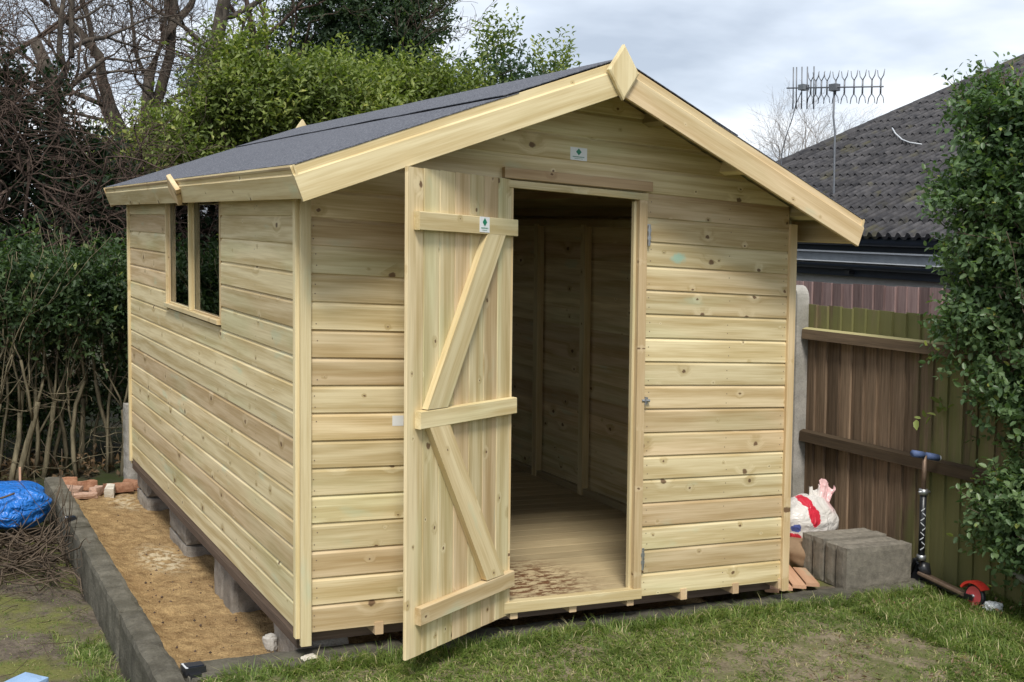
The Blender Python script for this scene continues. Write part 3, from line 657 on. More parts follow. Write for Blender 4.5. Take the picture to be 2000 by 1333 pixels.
def sprigs(blobs, ns, nl, Ls, leaf, asp=.45, up=.5, shell=.55, seed=0, six=False, jit=.5):
    """blobs (x,y,z,rx,ry,rz). returns verts, faces, rv, sprig polylines"""
    r = np.random.default_rng(seed); B = np.array(blobs, float); vol = B[:, 3]*B[:, 4]*B[:, 5]; vol = vol**.8; c = r.choice(len(B), ns, p=vol/vol.sum())
    d = r.normal(size=(ns, 3)); d /= np.linalg.norm(d, axis=1, keepdims=True); rad_ = shell+(1-shell)*r.random(ns)**.7; rad_ *= 1+.22*vnoise(d[:, 0], d[:, 1], d[:, 2]+c, 4, seed+5)
    O = B[c, :3]+d*B[c, 3:6]*rad_[:, None]
    g = d*.7+np.array([0, 0, up])+r.normal(size=(ns, 3))*.45; g /= np.linalg.norm(g, axis=1, keepdims=True); ln = Ls*(.5+r.random(ns))
    t = (np.arange(nl)+.5)/nl; P = O[:, None]+g[:, None]*(ln[:, None]*t[None])[:, :, None]
    ang = (np.arange(nl)*2.4)[None]+r.random((ns, 1))*6.28; a = np.cross(g, r.normal(size=(ns, 3))); a /= np.linalg.norm(a, axis=1, keepdims=True); b = np.cross(g, a)
    rd = a[:, None]*np.cos(ang)[:, :, None]+b[:, None]*np.sin(ang)[:, :, None]
    ax = rd*.85+g[:, None]*.65+r.normal(size=P.shape)*.22; nr = g[:, None]*.8+np.array([0, 0, .6])+r.normal(size=P.shape)*jit
    n = ns*nl; sz = leaf*(.6+.7*r.random(n)); V, F, k = leaf_arrays(P.reshape(n, 3), ax.reshape(n, 3), nr.reshape(n, 3), sz, sz*asp, six=six)
    sv = np.repeat(.25+.5*r.random(ns)+.18*vnoise(O[:, 0], O[:, 1], O[:, 2], 3, seed+1), nl)+.22*(r.random(n)-.5)
    sv = np.clip(sv, 0, .93); sv = np.where(r.random(n) > .975, .93+.07*r.random(n), sv)
    return V, F, np.repeat(sv, k), (O, O+g*ln[:, None])
def grow(p, d, ln, r, depth, seed, out, spread=.55, upb=.15, taper=.72, segs=4, kids=(2, 4), wob=.18, minr=.0015):
    rg = random.Random(seed); pts = [np.array(p, float)]; rs = [r]; d = np.array(d, float); d /= np.linalg.norm(d)
    for i in range(segs):
        d = d+np.array([rg.gauss(0, wob), rg.gauss(0, wob), rg.gauss(0, wob)+upb*.3]); d /= np.linalg.norm(d); pts.append(pts[-1]+d*ln/segs); rs.append(max(minr, r*(1-(1-taper)*(i+1)/segs)))
    out.append((pts, rs, depth))
    if depth <= 0: return
    for c in range(rg.randint(*kids)):
        i = rg.randint(max(1, segs//2), segs) if c else segs; v = np.array([rg.gauss(0, 1), rg.gauss(0, 1), rg.gauss(0, .7)]); v -= d*np.dot(v, d); v /= max(np.linalg.norm(v), 1e-6)
        nd_ = d*(1-spread*.4)+v*spread*(.6+.7*rg.random())+np.array([0, 0, upb]); grow(pts[i], nd_, ln*rg.uniform(.6, .85), max(minr, rs[i]*rg.uniform(.5, .72)), depth-1, rg.random(), out, spread, upb, taper, segs, kids, wob, minr)
def twigmesh(name, segs, mat, parent=None, klo=3, khi=7):
    V = []; F = []; o = 0
    for pts, rs, dp in segs:
        v, f = tube(pts, rs, khi if rs[0] > .02 else (4 if rs[0] > .006 else klo)); V += v; F += [tuple(i+o for i in x) for x in f]; o += len(v)
    return mk(name, V, F, mat, parent, smooth=True, shear=False)
def shrub(name, loc, blobs, mat, label, cat, ns, nl, Ls, leaf, seed, asp=.45, up=.5, shell=.5, group=None, trunkmat=MB_TWIG, six=False, trunk=True, twigs=0, stems=5):
    root = empty(name, loc, label, cat, group); V, F, rv, (A, Bq) = sprigs(blobs, ns, nl, Ls, leaf, asp, up, shell, seed, six)
    mk('crown', V, F, mat, root, rv=rv, shear=False)
    if trunk:
        r = random.Random(seed); out = []
        for s in range(stems):
            b = blobs[r.randrange(len(blobs))]; base = np.array(loc)+np.array([r.uniform(-.15, .15), r.uniform(-.1, .1), 0]); tgt = np.array(b[:3])
            pts = [base+(tgt-base)*t+np.array([r.uniform(-.05, .05), r.uniform(-.05, .05), 0])*(0 < t < 1) for t in (0, .3, .6, 1)]; out.append((pts, [.04, .032, .022, .01], 3))
        twigmesh('trunk', out, trunkmat, root)
    if twigs:
        idx = np.random.default_rng(seed).choice(len(A), min(twigs, len(A)), False); out = [([A[i]*1.0-(Bq[i]-A[i])*.6, A[i], Bq[i]], [.005, .0035, .0015], 0) for i in idx]; twigmesh('twigs', out, trunkmat, root)
    return root
def lattice_fill(x0, x1, y0, y1, z0, z1, r, seed, topf=None, n=40):
    rg = random.Random(seed); o = []
    for i in range(n):
        x, y = rg.uniform(x0, x1), rg.uniform(y0, y1); zt = topf(x) if topf else z1; z = rg.uniform(z0, zt-r*.6); rr_ = r*rg.uniform(.7, 1.2); o.append((x, y, z, rr_, rr_, rr_*.9))
    return o

# ------------------------------------------------------------------ hedge behind the left lawn
hedge = empty('hedge', (-1.5, 4.75, -.32), 'long dark green hedge with bare woody stems, behind the mossy lawn', 'hedge')
topf = lambda x: 1.30+.05*math.sin(x*5)+.04*math.sin(x*13+1)
bl = lattice_fill(-4.6, .75, 4.45, 5.6, .62, 1.5, .26, 3, topf, 210)+lattice_fill(-4.6, .75, 4.95, 5.6, .0, .7, .28, 5, None, 90)+lattice_fill(-3, .5, 4.3, 4.55, .80, 1.5, .18, 15, topf, 150)
V, F, rv, _ = sprigs(bl, 14500, 7, .12, .048, .5, .45, .35, 21)
mk('foliage', V, F, ML_HEDGE, hedge, rv=rv, shear=False)
rg = random.Random(5)
for i in range(34):
    x = -1.75+i*.066+rg.uniform(-.03, .03) if i < 30 else -3.8+(i-30)*.5; y = 4.42+rg.uniform(-.12, .35); out = []
    grow((x, y, -.34), (rg.uniform(-.22, .22), rg.uniform(-.1, .1), 1), rg.uniform(.45, .8), rg.uniform(.011, .024), 3, rg.random(), out, .55, .35, .75, 4, (2, 3), .13, .002)
    twigmesh('stem', out, MB_STEM, hedge)
out = []
for i in range(150):
    grow((rg.uniform(-2.2, .5), rg.uniform(4.35, 5.1), rg.uniform(-.32, .35)), (rg.gauss(0, 1), rg.gauss(0, .5), rg.gauss(.3, .6)), rg.uniform(.2, .45), .004, 1, rg.random(), out, .8, 0, .7, 4, (1, 3), .28, .0012)
o = twigmesh('twigs', out, MB_STEM, hedge); o['kind'] = 'stuff'
V, F, rv, _ = sprigs(lattice_fill(-2.2, .6, 4.25, 5.0, -.33, -.25, .12, 8, None, 40), 420, 6, .10, .05, .5, .1, .3, 33)
tag(mk('leaf_litter', V, F, ML_DRY, None, rv=rv, shear=False), 'brown dead leaves lying under the hedge stems', 'leaf litter', kind='stuff')

# ------------------------------------------------------------------ trees behind
# ivy-dark thicket at far left
th = shrub('ivy_clad_tree', (-.2, 6.8, -.4), [(-1.3, 6.9, 1.6, .8, .6, .9), (-.6, 6.8, 1.5, .7, .5, .8), (0.0, 6.9, 1.55, .6, .5, .8), (.45, 7.0, 1.45, .45, .5, .7), (-.9, 6.7, 2.4, .55, .4, .6), (-.35, 6.8, 2.35, .38, .35, .5), (-2.3, 6.9, 2.0, .9, .6, 1.3), (-3.4, 6.9, 1.6, .9, .6, 1.1), (.15, 7.1, 2.0, .3, .35, .3)], ML_DARK,
           'dark ivy smothered tree with tangled brown twigs behind the hedge', 'tree', 5200, 7, .20, .07, 51, shell=.25, asp=.6, trunkmat=MB_DARKTW)
out = []; rg = random.Random(9)
for i in range(130):
    x = rg.uniform(-1.7, .25); grow((x, 6.55+rg.uniform(-.2, .3), rg.uniform(1.2, 2.5 if x < -.2 else 1.8)), (rg.gauss(0, .7), rg.gauss(0, .4), rg.gauss(.35, .5)), rg.uniform(.45, .9), rg.uniform(.007, .016), 3, rg.random(), out, .75, .02, .72, 4, (2, 4), .30, .0022)
o = twigmesh('twigs', out, MB_DARKTW, th); o['kind'] = 'stuff'
out = []
for (pts, rs) in (([(-.45, 6.7, -.4), (-.30, 6.75, 1.2), (-.12, 6.8, 2.2), (-.16, 6.8, 2.75), (-.30, 6.85, 3.1)], [.12, .10, .08, .07, .05]),): out.append((pts, rs, 3))
for s in range(5): grow((-.2+.05*s, 6.8, 2.5+.12*s), ((-1)**s*.6, .1, .9), .7, .028, 4, s*.37+.1, out, .6, .15, .7, 4, (2, 4), .22, .0025)
twigmesh('limbs', out, MB_GREY, th)

def bare_tree(loc, trunks, label, seeds, mat=MB_GREY, ln=1.3, depth=5, r=.05, group=None, spread=.6, kids=(2, 4)):
    root = empty('bare_tree', loc, label, 'tree', group); out = [(p, rs, 6) for p, rs in trunks]; twigmesh('trunk', out, mat, root); out = []
    for (p, d, l, rr_, dp, sd_) in seeds: grow(p, d, l, rr_, dp, sd_, out, spread, .10, .72, 5, kids, .17, .003)
    o = twigmesh('branches', out, mat, root); return root
bare_tree((1.45, 12, -.4), [([(1.45, 12, -.4), (1.44, 12, 1.6), (1.40, 12, 2.3), (1.30, 12, 2.75), (1.14, 12, 3.1), (1.03, 12, 3.45), (.98, 11.9, 3.75), (.75, 11.9, 4.0), (.42, 11.9, 4.3), (.25, 11.8, 4.9)], [.15, .14, .12, .095, .085, .075, .065, .055, .045, .03]),
                            ([(1.42, 12, 2.4), (1.60, 12, 2.95), (1.66, 12.1, 3.6), (1.88, 12.1, 4.2), (2.2, 12.1, 4.6), (2.5, 12, 5.4)], [.10, .085, .075, .06, .05, .03]),
                            ([(1.50, 12.1, 2.3), (1.75, 12.2, 3.1), (1.95, 12.2, 3.9), (2.02, 12.2, 5.2)], [.09, .08, .07, .05])],
          'bare grey winter tree with forked trunk behind the laurel', [((.98, 11.9, 3.75), (-.3, 0, 1), 1.1, .04, 5, 1), ((.42, 11.9, 4.3), (-.8, 0, .3), 1.0, .03, 5, 2), ((1.14, 12, 3.1), (-1, 0, .5), 1.2, .035, 5, 3), ((1.66, 12.1, 3.6), (-.4, 0, 1), .9, .03, 5, 4), ((1.88, 12.1, 4.2), (.5, 0, .8), 1.1, .035, 5, 5), ((2.0, 12.2, 4.4), (-.2, 0, 1), 1.1, .035, 5, 6), ((1.75, 12.2, 3.1), (.9, 0, .5), .9, .025, 5, 7), ((1.3, 12, 2.75), (-.8, 0, .9), 1.2, .03, 5, 8), ((1.2, 12, 2.9), (-.9, 0, -.1), 1.0, .025, 5, 9)])
bare_tree((2.0, 11, -.4), [([(1.95, 11, -.4), (1.98, 11, 1.8), (2.02, 11, 2.6), (2.15, 11, 3.3), (2.28, 11, 3.9), (2.40, 11, 4.6), (2.45, 11, 5.6)], [.15, .13, .12, .11, .10, .085, .06])],
          'thick leaning bare trunk with ivy scars rising behind the green laurel', [((2.15, 11, 3.3), (.8, 0, .6), 1.1, .035, 5, 11), ((2.28, 11, 3.9), (-.7, 0, .8), 1.0, .03, 5, 12), ((2.36, 11, 4.3), (.9, 0, .4), 1.4, .04, 5, 13), ((2.1, 11, 3.0), (-.8, 0, .4), .9, .025, 5, 14), ((2.4, 11, 4.6), (.4, 0, .9), 1.2, .04, 5, 15)], mat=MB_GREY)
bare_tree((3.4, 11.6, -.4), [([(3.6, 11.6, -.4), (3.5, 11.6, 2.0), (3.3, 11.6, 3.4), (3.0, 11.6, 4.1), (2.8, 11.6, 4.9)], [.10, .09, .07, .05, .03])],
          'bare spreading tree with fine dark twigs above the laurel', [((3.3, 11.6, 3.4), (-1, 0, .35), 1.3, .03, 5, 21), ((3.3, 11.6, 3.5), (.8, 0, .6), 1.2, .03, 5, 22), ((3.0, 11.6, 4.1), (.5, 0, .7), 1.3, .03, 5, 23), ((3.4, 11.6, 3.0), (.9, 0, .9), 1.5, .035, 5, 24), ((3.1, 11.6, 3.9), (-.9, 0, .2), 1.1, .028, 5, 25), ((2.9, 11.6, 4.4), (-.6, 0, .5), 1.1, .028, 5, 26), ((3.2, 11.6, 3.7), (.2, 0, 1), 1.4, .03, 5, 27)], mat=MB_DARKTW, kids=(3, 4))
bare_tree((-1.6, 9.5, -.4), [([(-1.0, 9.5, -.4), (-.75, 9.5, 2.0), (-.55, 9.5, 3.4), (-.5, 9.5, 4.6)], [.10, .09, .06, .04])],
          'bare dark twiggy tree at the far left above the ivy', [((-.7, 9.5, 2.4), (.8, 0, .7), 1.3, .03, 5, 31), ((-.6, 9.5, 3.0), (.7, 0, .9), 1.2, .03, 5, 32), ((-.65, 9.5, 2.7), (-.9, 0, .7), 1.2, .03, 5, 33), ((-.55, 9.5, 3.5), (.5, 0, .6), 1.1, .03, 5, 34), ((-.55, 9.5, 3.3), (-.6, 0, .8), 1.1, .03, 5, 35)], mat=MB_DARKTW, kids=(3, 4))
# laurels
def lblobs(x0, x1, topz, seed, y=9.0, n=46, r=.30, zlo=.6):
    rg = random.Random(seed); o = []
    for i in range(n):
        t = rg.random(); x = x0+(x1-x0)*t; zt = np.interp(x, [p[0] for p in topz], [p[1] for p in topz])+rg.gauss(-.06, .15); rr_ = r*rg.uniform(.35, 1.2)
        z = zt-rr_-abs(rg.gauss(0, .6)) if i % 4 else zt-rr_*.8+rg.uniform(-.15, .12); o.append((x, y+rg.uniform(-.5, .5), max(zlo, z), rr_, rr_, rr_*1.05))
    return o
TOP = [(.3, 2.1), (.77, 2.3), (1.1, 2.65), (1.3, 2.6), (1.6, 2.85), (1.95, 3.05), (2.2, 3.3), (2.5, 3.40), (2.8, 3.25), (3.2, 3.38), (3.6, 3.45), (4.2, 3.40), (4.7, 3.35), (4.9, 3.05), (5.2, 2.9)]
GL = 'laurels behind the shed roof'
shrub('laurel_shrub', (.8, 9, -.4), lblobs(.35, 1.35, TOP, 1, n=34, r=.24), ML_LAUREL, 'open sparse laurel at the far left end of the shed roof with sky showing through', 'shrub', 1200, 8, .36, .076, 61, up=1.0, shell=.25, group=GL, twigs=300)
shrub('laurel_shrub', (1.7, 9, -.4), lblobs(1.2, 2.3, TOP, 2, n=52, r=.27), ML_LAUREL, 'bushy mid green laurel in front of the forked bare tree', 'shrub', 4200, 8, .36, .076, 62, up=1.0, shell=.25, group=GL, twigs=300)
shrub('laurel_shrub', (2.7, 9.1, -.4), lblobs(2.1, 3.3, TOP, 3, n=60, r=.30), ML_LAUREL, 'broad yellow green laurel behind the far gable finial of the shed', 'shrub', 5200, 8, .36, .076, 63, up=1.0, shell=.25, group=GL, twigs=300)
shrub('laurel_shrub', (3.8, 9, -.4), lblobs(3.1, 4.9, TOP, 4, n=80, r=.30), ML_LAUREL, 'tall laurel just left of the open sky beside the roof ridge', 'shrub', 7000, 8, .36, .076, 64, up=1.0, shell=.25, group=GL, twigs=300)
shrub('laurel_shrub', (2.5, 8.6, -.4), [(2.05, 8.8, 3.45, .10, .1, .22), (1.72, 8.7, 3.2, .12, .1, .25), (2.35, 8.8, 3.6, .08, .1, .2)], ML_LAUREL, 'thin upright laurel shoots standing above the middle laurel', 'shrub', 90, 9, .40, .085, 65, up=1.6, shell=.2, group=GL)
T2 = [(4.85, 3.0), (5.1, 3.45), (5.4, 3.85), (5.7, 3.95), (6.0, 3.8), (6.3, 3.65), (6.6, 3.75), (6.9, 3.4)]
shrub('young_bay_shrub', (5.8, 9, -.4), lblobs(4.95, 6.35, T2, 5, n=40, r=.22, zlo=2.4)+lblobs(4.95, 6.9, [(4.8, 2.9), (7, 3.0)], 6, n=30, r=.3), ML_CONIF, 'darker shrub with upright leafy shoots above the shed ridge', 'shrub', 1500, 9, .38, .085, 66, up=1.3, shell=.2, twigs=200)
shrub('young_bay_shrub', (6.55, 9, -.4), [(6.5, 9, 3.85, .10, .1, .25), (6.35, 9, 3.6, .15, .1, .3), (6.1, 9, 3.9, .1, .1, .2), (5.6, 9, 4.05, .15, .1, .22), (5.35, 9, 4.0, .1, .1, .2), (6.6, 9, 3.4, .2, .1, .2)], ML_LAUREL, 'slender single leafy shoot nearest the apex finial against the sky', 'shrub', 150, 9, .42, .085, 67, up=2.0, shell=.1)
shrub('evergreen_tree', (5.1, 11.5, -.4), [(4.9, 11.5, 4.6, .55, .5, .6), (5.3, 11.5, 4.1, .45, .5, .5), (5.5, 11.5, 4.9, .4, .4, .6), (4.5, 11.6, 4.2, .5, .5, .7), (5.65, 11.5, 3.7, .4, .4, .35), (6.0, 11.5, 3.75, .25, .3, .25), (4.9, 11.5, 3.3, .7, .5, .6), (4.2, 11.6, 4.9, .5, .5, .5), (5.1, 11.5, 5.4, .5, .5, .6)], ML_CONIF,
      'tall dense blue green evergreen reaching the top of the photo', 'tree', 4600, 8, .20, .075, 70, up=.5, shell=.35, asp=.5)
shrub('evergreen_tree', (3.0, 12.2, -.4), [(3.2, 12.3, 3.7, .35, .3, .45), (3.35, 12.3, 4.15, .2, .2, .35), (3.9, 12.2, 3.9, .5, .4, .5), (2.6, 12.3, 3.5, .4, .3, .3), (4.0, 12.3, 4.5, .45, .3, .4)], ML_CONIF,
      'shadowy dark conifer half hidden behind the bare branches', 'tree', 1500, 8, .2, .07, 71, shell=.3, asp=.4)
# far bare tree, with the haze of distance painted into its pale bark
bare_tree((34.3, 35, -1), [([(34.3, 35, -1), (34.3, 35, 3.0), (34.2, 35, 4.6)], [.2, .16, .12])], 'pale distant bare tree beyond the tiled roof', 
          [((34.3, 35, 3.2+.15*i), (math.cos(i*2.4)*(.5+.12*i), math.sin(i*2.4)*.3, 1.1), 2.0, .05, 4, 40+i) for i in range(12)], mat=MB_HAZED, kids=(3, 4), spread=.45)

# ------------------------------------------------------------------ neighbour's bungalow
house = empty('bungalow', (9, 3, -.42), "neighbour's bungalow with a dark interlocking tile roof and black gutter", 'house')
pd = rad(27); cs, sn = math.cos(pd), math.sin(pd); XE, ZE = 8.0, 1.90
def vergeY(X): return 8.95-(X-9.85)*.303+.0
tw, gauge = .266, .37
# one tile: two rolls, nose at the bottom
px = []; N = 12
for q in (0, 1):
    for (a_, h_) in ((0, 0), (.30, 0), (.40, .036), (.52, .052), (.66, .050), (.80, .030)): px.append(((q+a_)*tw/2, h_))
px.append((tw, 0))
V = []; F = []; up_ = np.array([cs, 0, sn]); nv = np.array([-sn, 0, cs])
for j, (a, lift) in enumerate(((0, .030), (gauge+.03, 0.0))):
    for (y, h) in px: V.append(np.array([0, y, 0])+up_*a+nv*(h+lift))
for (y, h) in px: V.append(np.array([0, y, 0])+nv*(h*.6-.004)+up_*.002)
n = N+1
for i in range(N): F.append((i+1, i, n+i, n+i+1)); F.append((i, i+1, 2*n+i+1, 2*n+i))
t0 = mk('roof_tile', V, F, M_TILE, house, shear=False, origin=(0, 0, 0)); tpos = []
for r_ in range(19):
    for c_ in range(40):
        X = XE+gauge*cs*r_; Y = -2.0+tw*c_; Z = ZE+gauge*sn*r_
        if Y+tw*.6 > vergeY(X): continue
        tpos.append((X, Y, Z, r_, c_))
dst = [(abs(math.hypot(p[0]+1.3, p[1]+4.1)) if p[1] > 3.3 else 100+p[0], p) for p in tpos]; dst.sort(key=lambda q: q[0])
pale_done = 0; tp = None; first = True
for i, (d_, p) in enumerate(dst[:300]):
    lw = W(p[:3])+np.array([0, 0, random.uniform(-.002, .003)])
    if first: t0.location = lw-wloc(house); first = False; o = t0
    elif p[3] == 6 and p[4] == 25:
        me = t0.data.copy(); me.materials.clear(); me.materials.append(M_TILEP); o = link('roof_tile', me, None, lw, house); o['label'] = 'pale grey replacement tile'
    else: o = again(t0, lw, house)
V0 = np.array([v.co[:] for v in t0.data.vertices]); F0 = [tuple(p.vertices) for p in t0.data.polygons]; VV = []; FF = []
for d_, p in dst[300:]:
    o_ = len(VV); VV += list(V0+W(p[:3])); FF += [tuple(i+o_ for i in f) for f in F0]
me = bpy.data.meshes.new('far_roof_tiles'); me.from_pydata([tuple(v) for v in VV], [], FF); me.update(); o = link('far_roof_tiles', me, M_TILE, np.zeros(3), house); o['kind'] = 'stuff'
# verge capping tiles
a = np.array([XE-.02, vergeY(XE)+.0, ZE-.005]); X2 = 14.8; b = np.array([X2, vergeY(X2)+.0, ZE-.025+(X2-XE)*math.tan(pd)]); dvv = (b-a); Lv = np.linalg.norm(dvv); dvv /= Lv
cap = None
for i in range(int(Lv/.42)):
    A = a+dvv*(.42*i); sd_ = np.cross(dvv, [0, 0, 1]); sd_ /= np.linalg.norm(sd_); un = np.cross(sd_, dvv); V = []; F = []
    if cap is None:
        for (q, rr_) in ((0, .13), (.44, .115)):
            for j in range(7): t = math.pi*j/6; V.append(dvv*q+sd_*math.cos(t)*rr_+un*(math.sin(t)*rr_*.75+.0))
        for (q, rr_) in ((.0, .112), (.44, .097)):
            for j in range(7): t = math.pi*j/6; V.append(dvv*q+sd_*math.cos(t)*rr_+un*(math.sin(t)*rr_*.75-.0))
        F = [(j, j+1, 8+j, 7+j) for j in range(6)]+[(15+j, 14+j, 21+j, 22+j) for j in range(6)]+[(j+1, j, 14+j, 15+j) for j in range(6)]
        cap = mk('verge_tile', V, F, M_TILE, house, shear=False, origin=(0, 0, 0)); cap.location = W(A)-wloc(house)
    else: again(cap, W(A), house)
def slab(nm, x0, x1, y0, y1, z0, z1, mat, par=house): v, f = boxvf(x0, x1, y0, y1, z0, z1); return mk(nm, v, f, mat, par)
mk('roof_underlay', [(XE+.05, -2.3, ZE-.005), (XE+.05, vergeY(XE)-.05, ZE-.005), (15.2, vergeY(15.2)-.05, ZE-.03+(15.2-XE)*math.tan(pd)), (15.2, -2.3, ZE-.03+(15.2-XE)*math.tan(pd)), (22, -2.3, ZE-.4), (22, 7.5, ZE-.4)], [(0, 3, 2, 1), (3, 4, 5, 2)], M_BLACK, house)
gp = [(-.060+.060*math.cos(t), .050*math.sin(t)) for t in np.linspace(math.pi, 2*math.pi, 9)]; gp += [(x*.9-.006, y*.88) for x, y in gp[::-1]]
extrude('gutter', gp, (XE+.03, 0, ZE-.035), (0, 1, 0), (1, 0, 0), (0, 0, 1), -2.2, 9.0, M_NAVY, house)
slab('fascia_board', XE+.035, XE+.06, -2.2, 9.2, 1.76, 1.912, M_NAVY)
slab('soffit_edge', XE-.03, XE+.034, -2.2, 9.0, 1.735, 1.752, M_WHITEP)
slab('grey_fascia', XE+.0, XE+.03, -2.2, 9.0, 1.64, 1.734, M_GREYP)
slab('lower_rail', XE-.04, XE+.0, -2.2, 9.0, 1.628, 1.640, M_WHITEP)
extrude('lean_to_gutter', gp, (XE-.05, 0, 1.600), (0, 1, 0), (1, 0, 0), (0, 0, 1), -2.2, 9.0, M_NAVY, house)
slab('lean_to_fascia', XE-.045, XE-.015, -2.2, 9.0, 1.475, 1.605, M_NAVY)
slab('wall', XE+.062, XE+.30, -2.2, 9.1, -.42, 1.76, M_RENDER)
gq = [(X, vergeY(X)-.06) for X in (XE+.07, 10, 12, 14, 15.2)]; V = []
for (X, y) in gq: V += [(X, y, -.42), (X, y, ZE-.012+(X-XE)*math.tan(pd))]
mk('gable_wall', V, [(2*i, 2*i+2, 2*i+3, 2*i+1) for i in range(4)], M_RENDER, house)
for y in (3.2, 5.05, 7.1): slab('gutter_bracket', XE-.12, XE-.045, y, y+.07, 1.500, 1.535, M_BLACK)
# loose pale cable on the roof
tubeobj('cable', [W(q) for q in [(11.26, 7.51, 3.68), (11.01, 7.22, 3.56), (10.8, 6.91, 3.44), (10.64, 6.63, 3.37), (10.57, 6.37, 3.33)]], .010, M_WHITEP, house, 5)

# TV aerial
an = empty('tv_aerial', (9.0, 6.46, 1.6), 'metal television aerial on a bent pole in front of the tiled roof', 'aerial')
tubeobj('pole', [(9.0, 6.46, 1.7), (9.0, 6.46, 2.43), (9.0, 6.47, 3.25), (9.0, 6.505, 3.45), (9.0, 6.50, 3.85)], .013, M_ALU, an, 8)
yl, yr = 7.364, 5.70; zl, zr = 3.885, 3.745
def bz(y): return zl+(zr-zl)*(yl-y)/(yl-yr)
tubeobj('boom', [(9, yl, bz(yl)), (9, yr, bz(yr))], .010, M_ALU, an, 6)
v, f = boxvf(8.96, 9.04, 6.44, 6.56, bz(6.5)-.045, bz(6.5)+.04); mk('clamp', v, f, M_ALU, an)
v, f = boxvf(8.95, 9.05, 7.00, 7.10, bz(7.05)-.03, bz(7.05)+.04); mk('dipole_box', v, f, M_GREYP, an)
for y in (7.24, 7.18, 7.08, 6.98, 6.86): tubeobj('reflector_rod', [(9, y, bz(y)-.27), (9, y+.01, bz(y)+.27)], .0085, M_ALU, an, 5)
for y in (6.92, 6.83, 6.73, 6.63, 6.48, 6.33, 6.17, 6.03, 5.88, 5.74):
    z = bz(y); s = []
    s.append(tube([(9, y, z-.09), (9, y, z+.09)], [.011, .011], 5))
    for q in (-1, 1):
        for u in (-1, 1): s.append(tube([(9, y, z+q*.08), (9+u*.01, y+u*.052, z+q*.13), (9+u*.01, y+u*.066, z+q*.20)], [.008, .0075, .006], 4))
    v, f = join(*s); mk('director', v, f, M_ALU, an, smooth=True)
tubeobj('cable', [(9, 7.05, 3.87), (9, 7.19, 3.65), (9, 7.24, 3.5), (9, 7.36, 3.25), (9, 7.44, 3.0), (9, 7.42, 2.6), (9, 7.3, 2.2)], .006, M_ALU, an, 5)

# ------------------------------------------------------------------ fences
f2 = empty('far_fence', (6.5, 3, -.42), 'pinkish weathered feather edge fence beyond the near fence, in front of the bungalow', 'fence')
src = None
for i in range(48):
    y = -.6+i*.13
    if src is None: src = extrude('fence_board', [(-.062, -.010), (.072, -.012), (.072, -.006), (-.062, .014)], (6.5, y, -.40), (0, 0, 1), (0, 1, 0), (-1, 0, 0), 0, 1.825, MFP, f2); base_l = np.array(src.location)
    else:
        o = again(src, np.zeros(3)); o.parent = f2; o.location = Vector(base_l+M @ np.array([random.uniform(-.004, .004), .13*i, -.028*(i*.13-3.3)/1.65*1.0+random.uniform(-.006, .006)]))
beam('rail', (6.52, -.6, 1.1), (6.52, 5.6, 1.0), .08, .04, Z3, MFP, f2)
nf = empty('garden_fence', (3.6, .2, -.12), 'weathered brown feather edge fence, green with algae near the hedge', 'fence')
for i in range(40):
    y = 1.105-i*.100+random.uniform(-.005, .005)
    if y < -2.9: break
    extrude('fence_board', [(-.050, -.010), (.064, -.012), (.064, -.006), (-.050, .012)], (3.605, y, -.16), (0, 0, 1), (0, 1, 0), (-1, 0, 0), 0, 1.46+random.uniform(-.006, .006)+.01*(1.1-y), MF, nf)
for i in range(24):
    y = 1.34+i*.098; extrude('fence_board', [(-.050, -.010), (.064, -.012), (.064, -.006), (-.050, .012)], (3.605, y, -.16), (0, 0, 1), (0, 1, 0), (-1, 0, 0), 0, 1.46+random.uniform(-.006, .006), MF, nf)
rp_ = [(-.034, -.022), (.030, -.022), (.040, .018), (-.034, .032)]
for (za, zb) in ((1.105, 1.145), (.475, .515)):
    extrude('rail', [(-.036, -.014), (.034, -.014), (.036, -.002), (.024, .030), (-.036, .034)], (3.578, -2.9, zb+.02), (0, 1, (za-zb)/4.02), (0, 0, 1), (-1, 0, 0), 0, 4.02, MFR, nf)
    extrude('rail', [(-.036, -.014), (.034, -.014), (.036, -.002), (.024, .030), (-.036, .034)], (3.578, 1.26, za), (0, 1, 0), (0, 0, 1), (-1, 0, 0), 0, 2.4, MFR, nf)
# arched top concrete post
post = empty('concrete_post', (3.58, 1.19, -.12), 'grey concrete fence post with a rounded top beside the shed corner', 'post')
pp = [(-.062, 0), (.062, 0), (.062, 1.47)]+[(.062*math.cos(t), 1.47+.085*math.sin(t)) for t in np.linspace(.15, math.pi-.15, 12)]+[(-.062, 1.47)]
extrude('shaft', pp, (3.56, 1.19, -.14), (1, 0, 0), (0, 1, 0), (0, 0, 1), -.048, .048, MC_POST, post)
v, f = join(*[boxvf(3.506, 3.513, 1.150, 1.168, z, z+.045) for z in (1.265, 1.13, .52)]); mk('mortice', v, f, M_BLACK, post)
bp = rough_box('concrete_post', .09, 4.12, -.33, .085, .10, .60, MC_POST, amp=.004, res=.03, seed=77, rot=.1); tag(bp, 'short square concrete post standing behind the far corner of the shed', 'post')

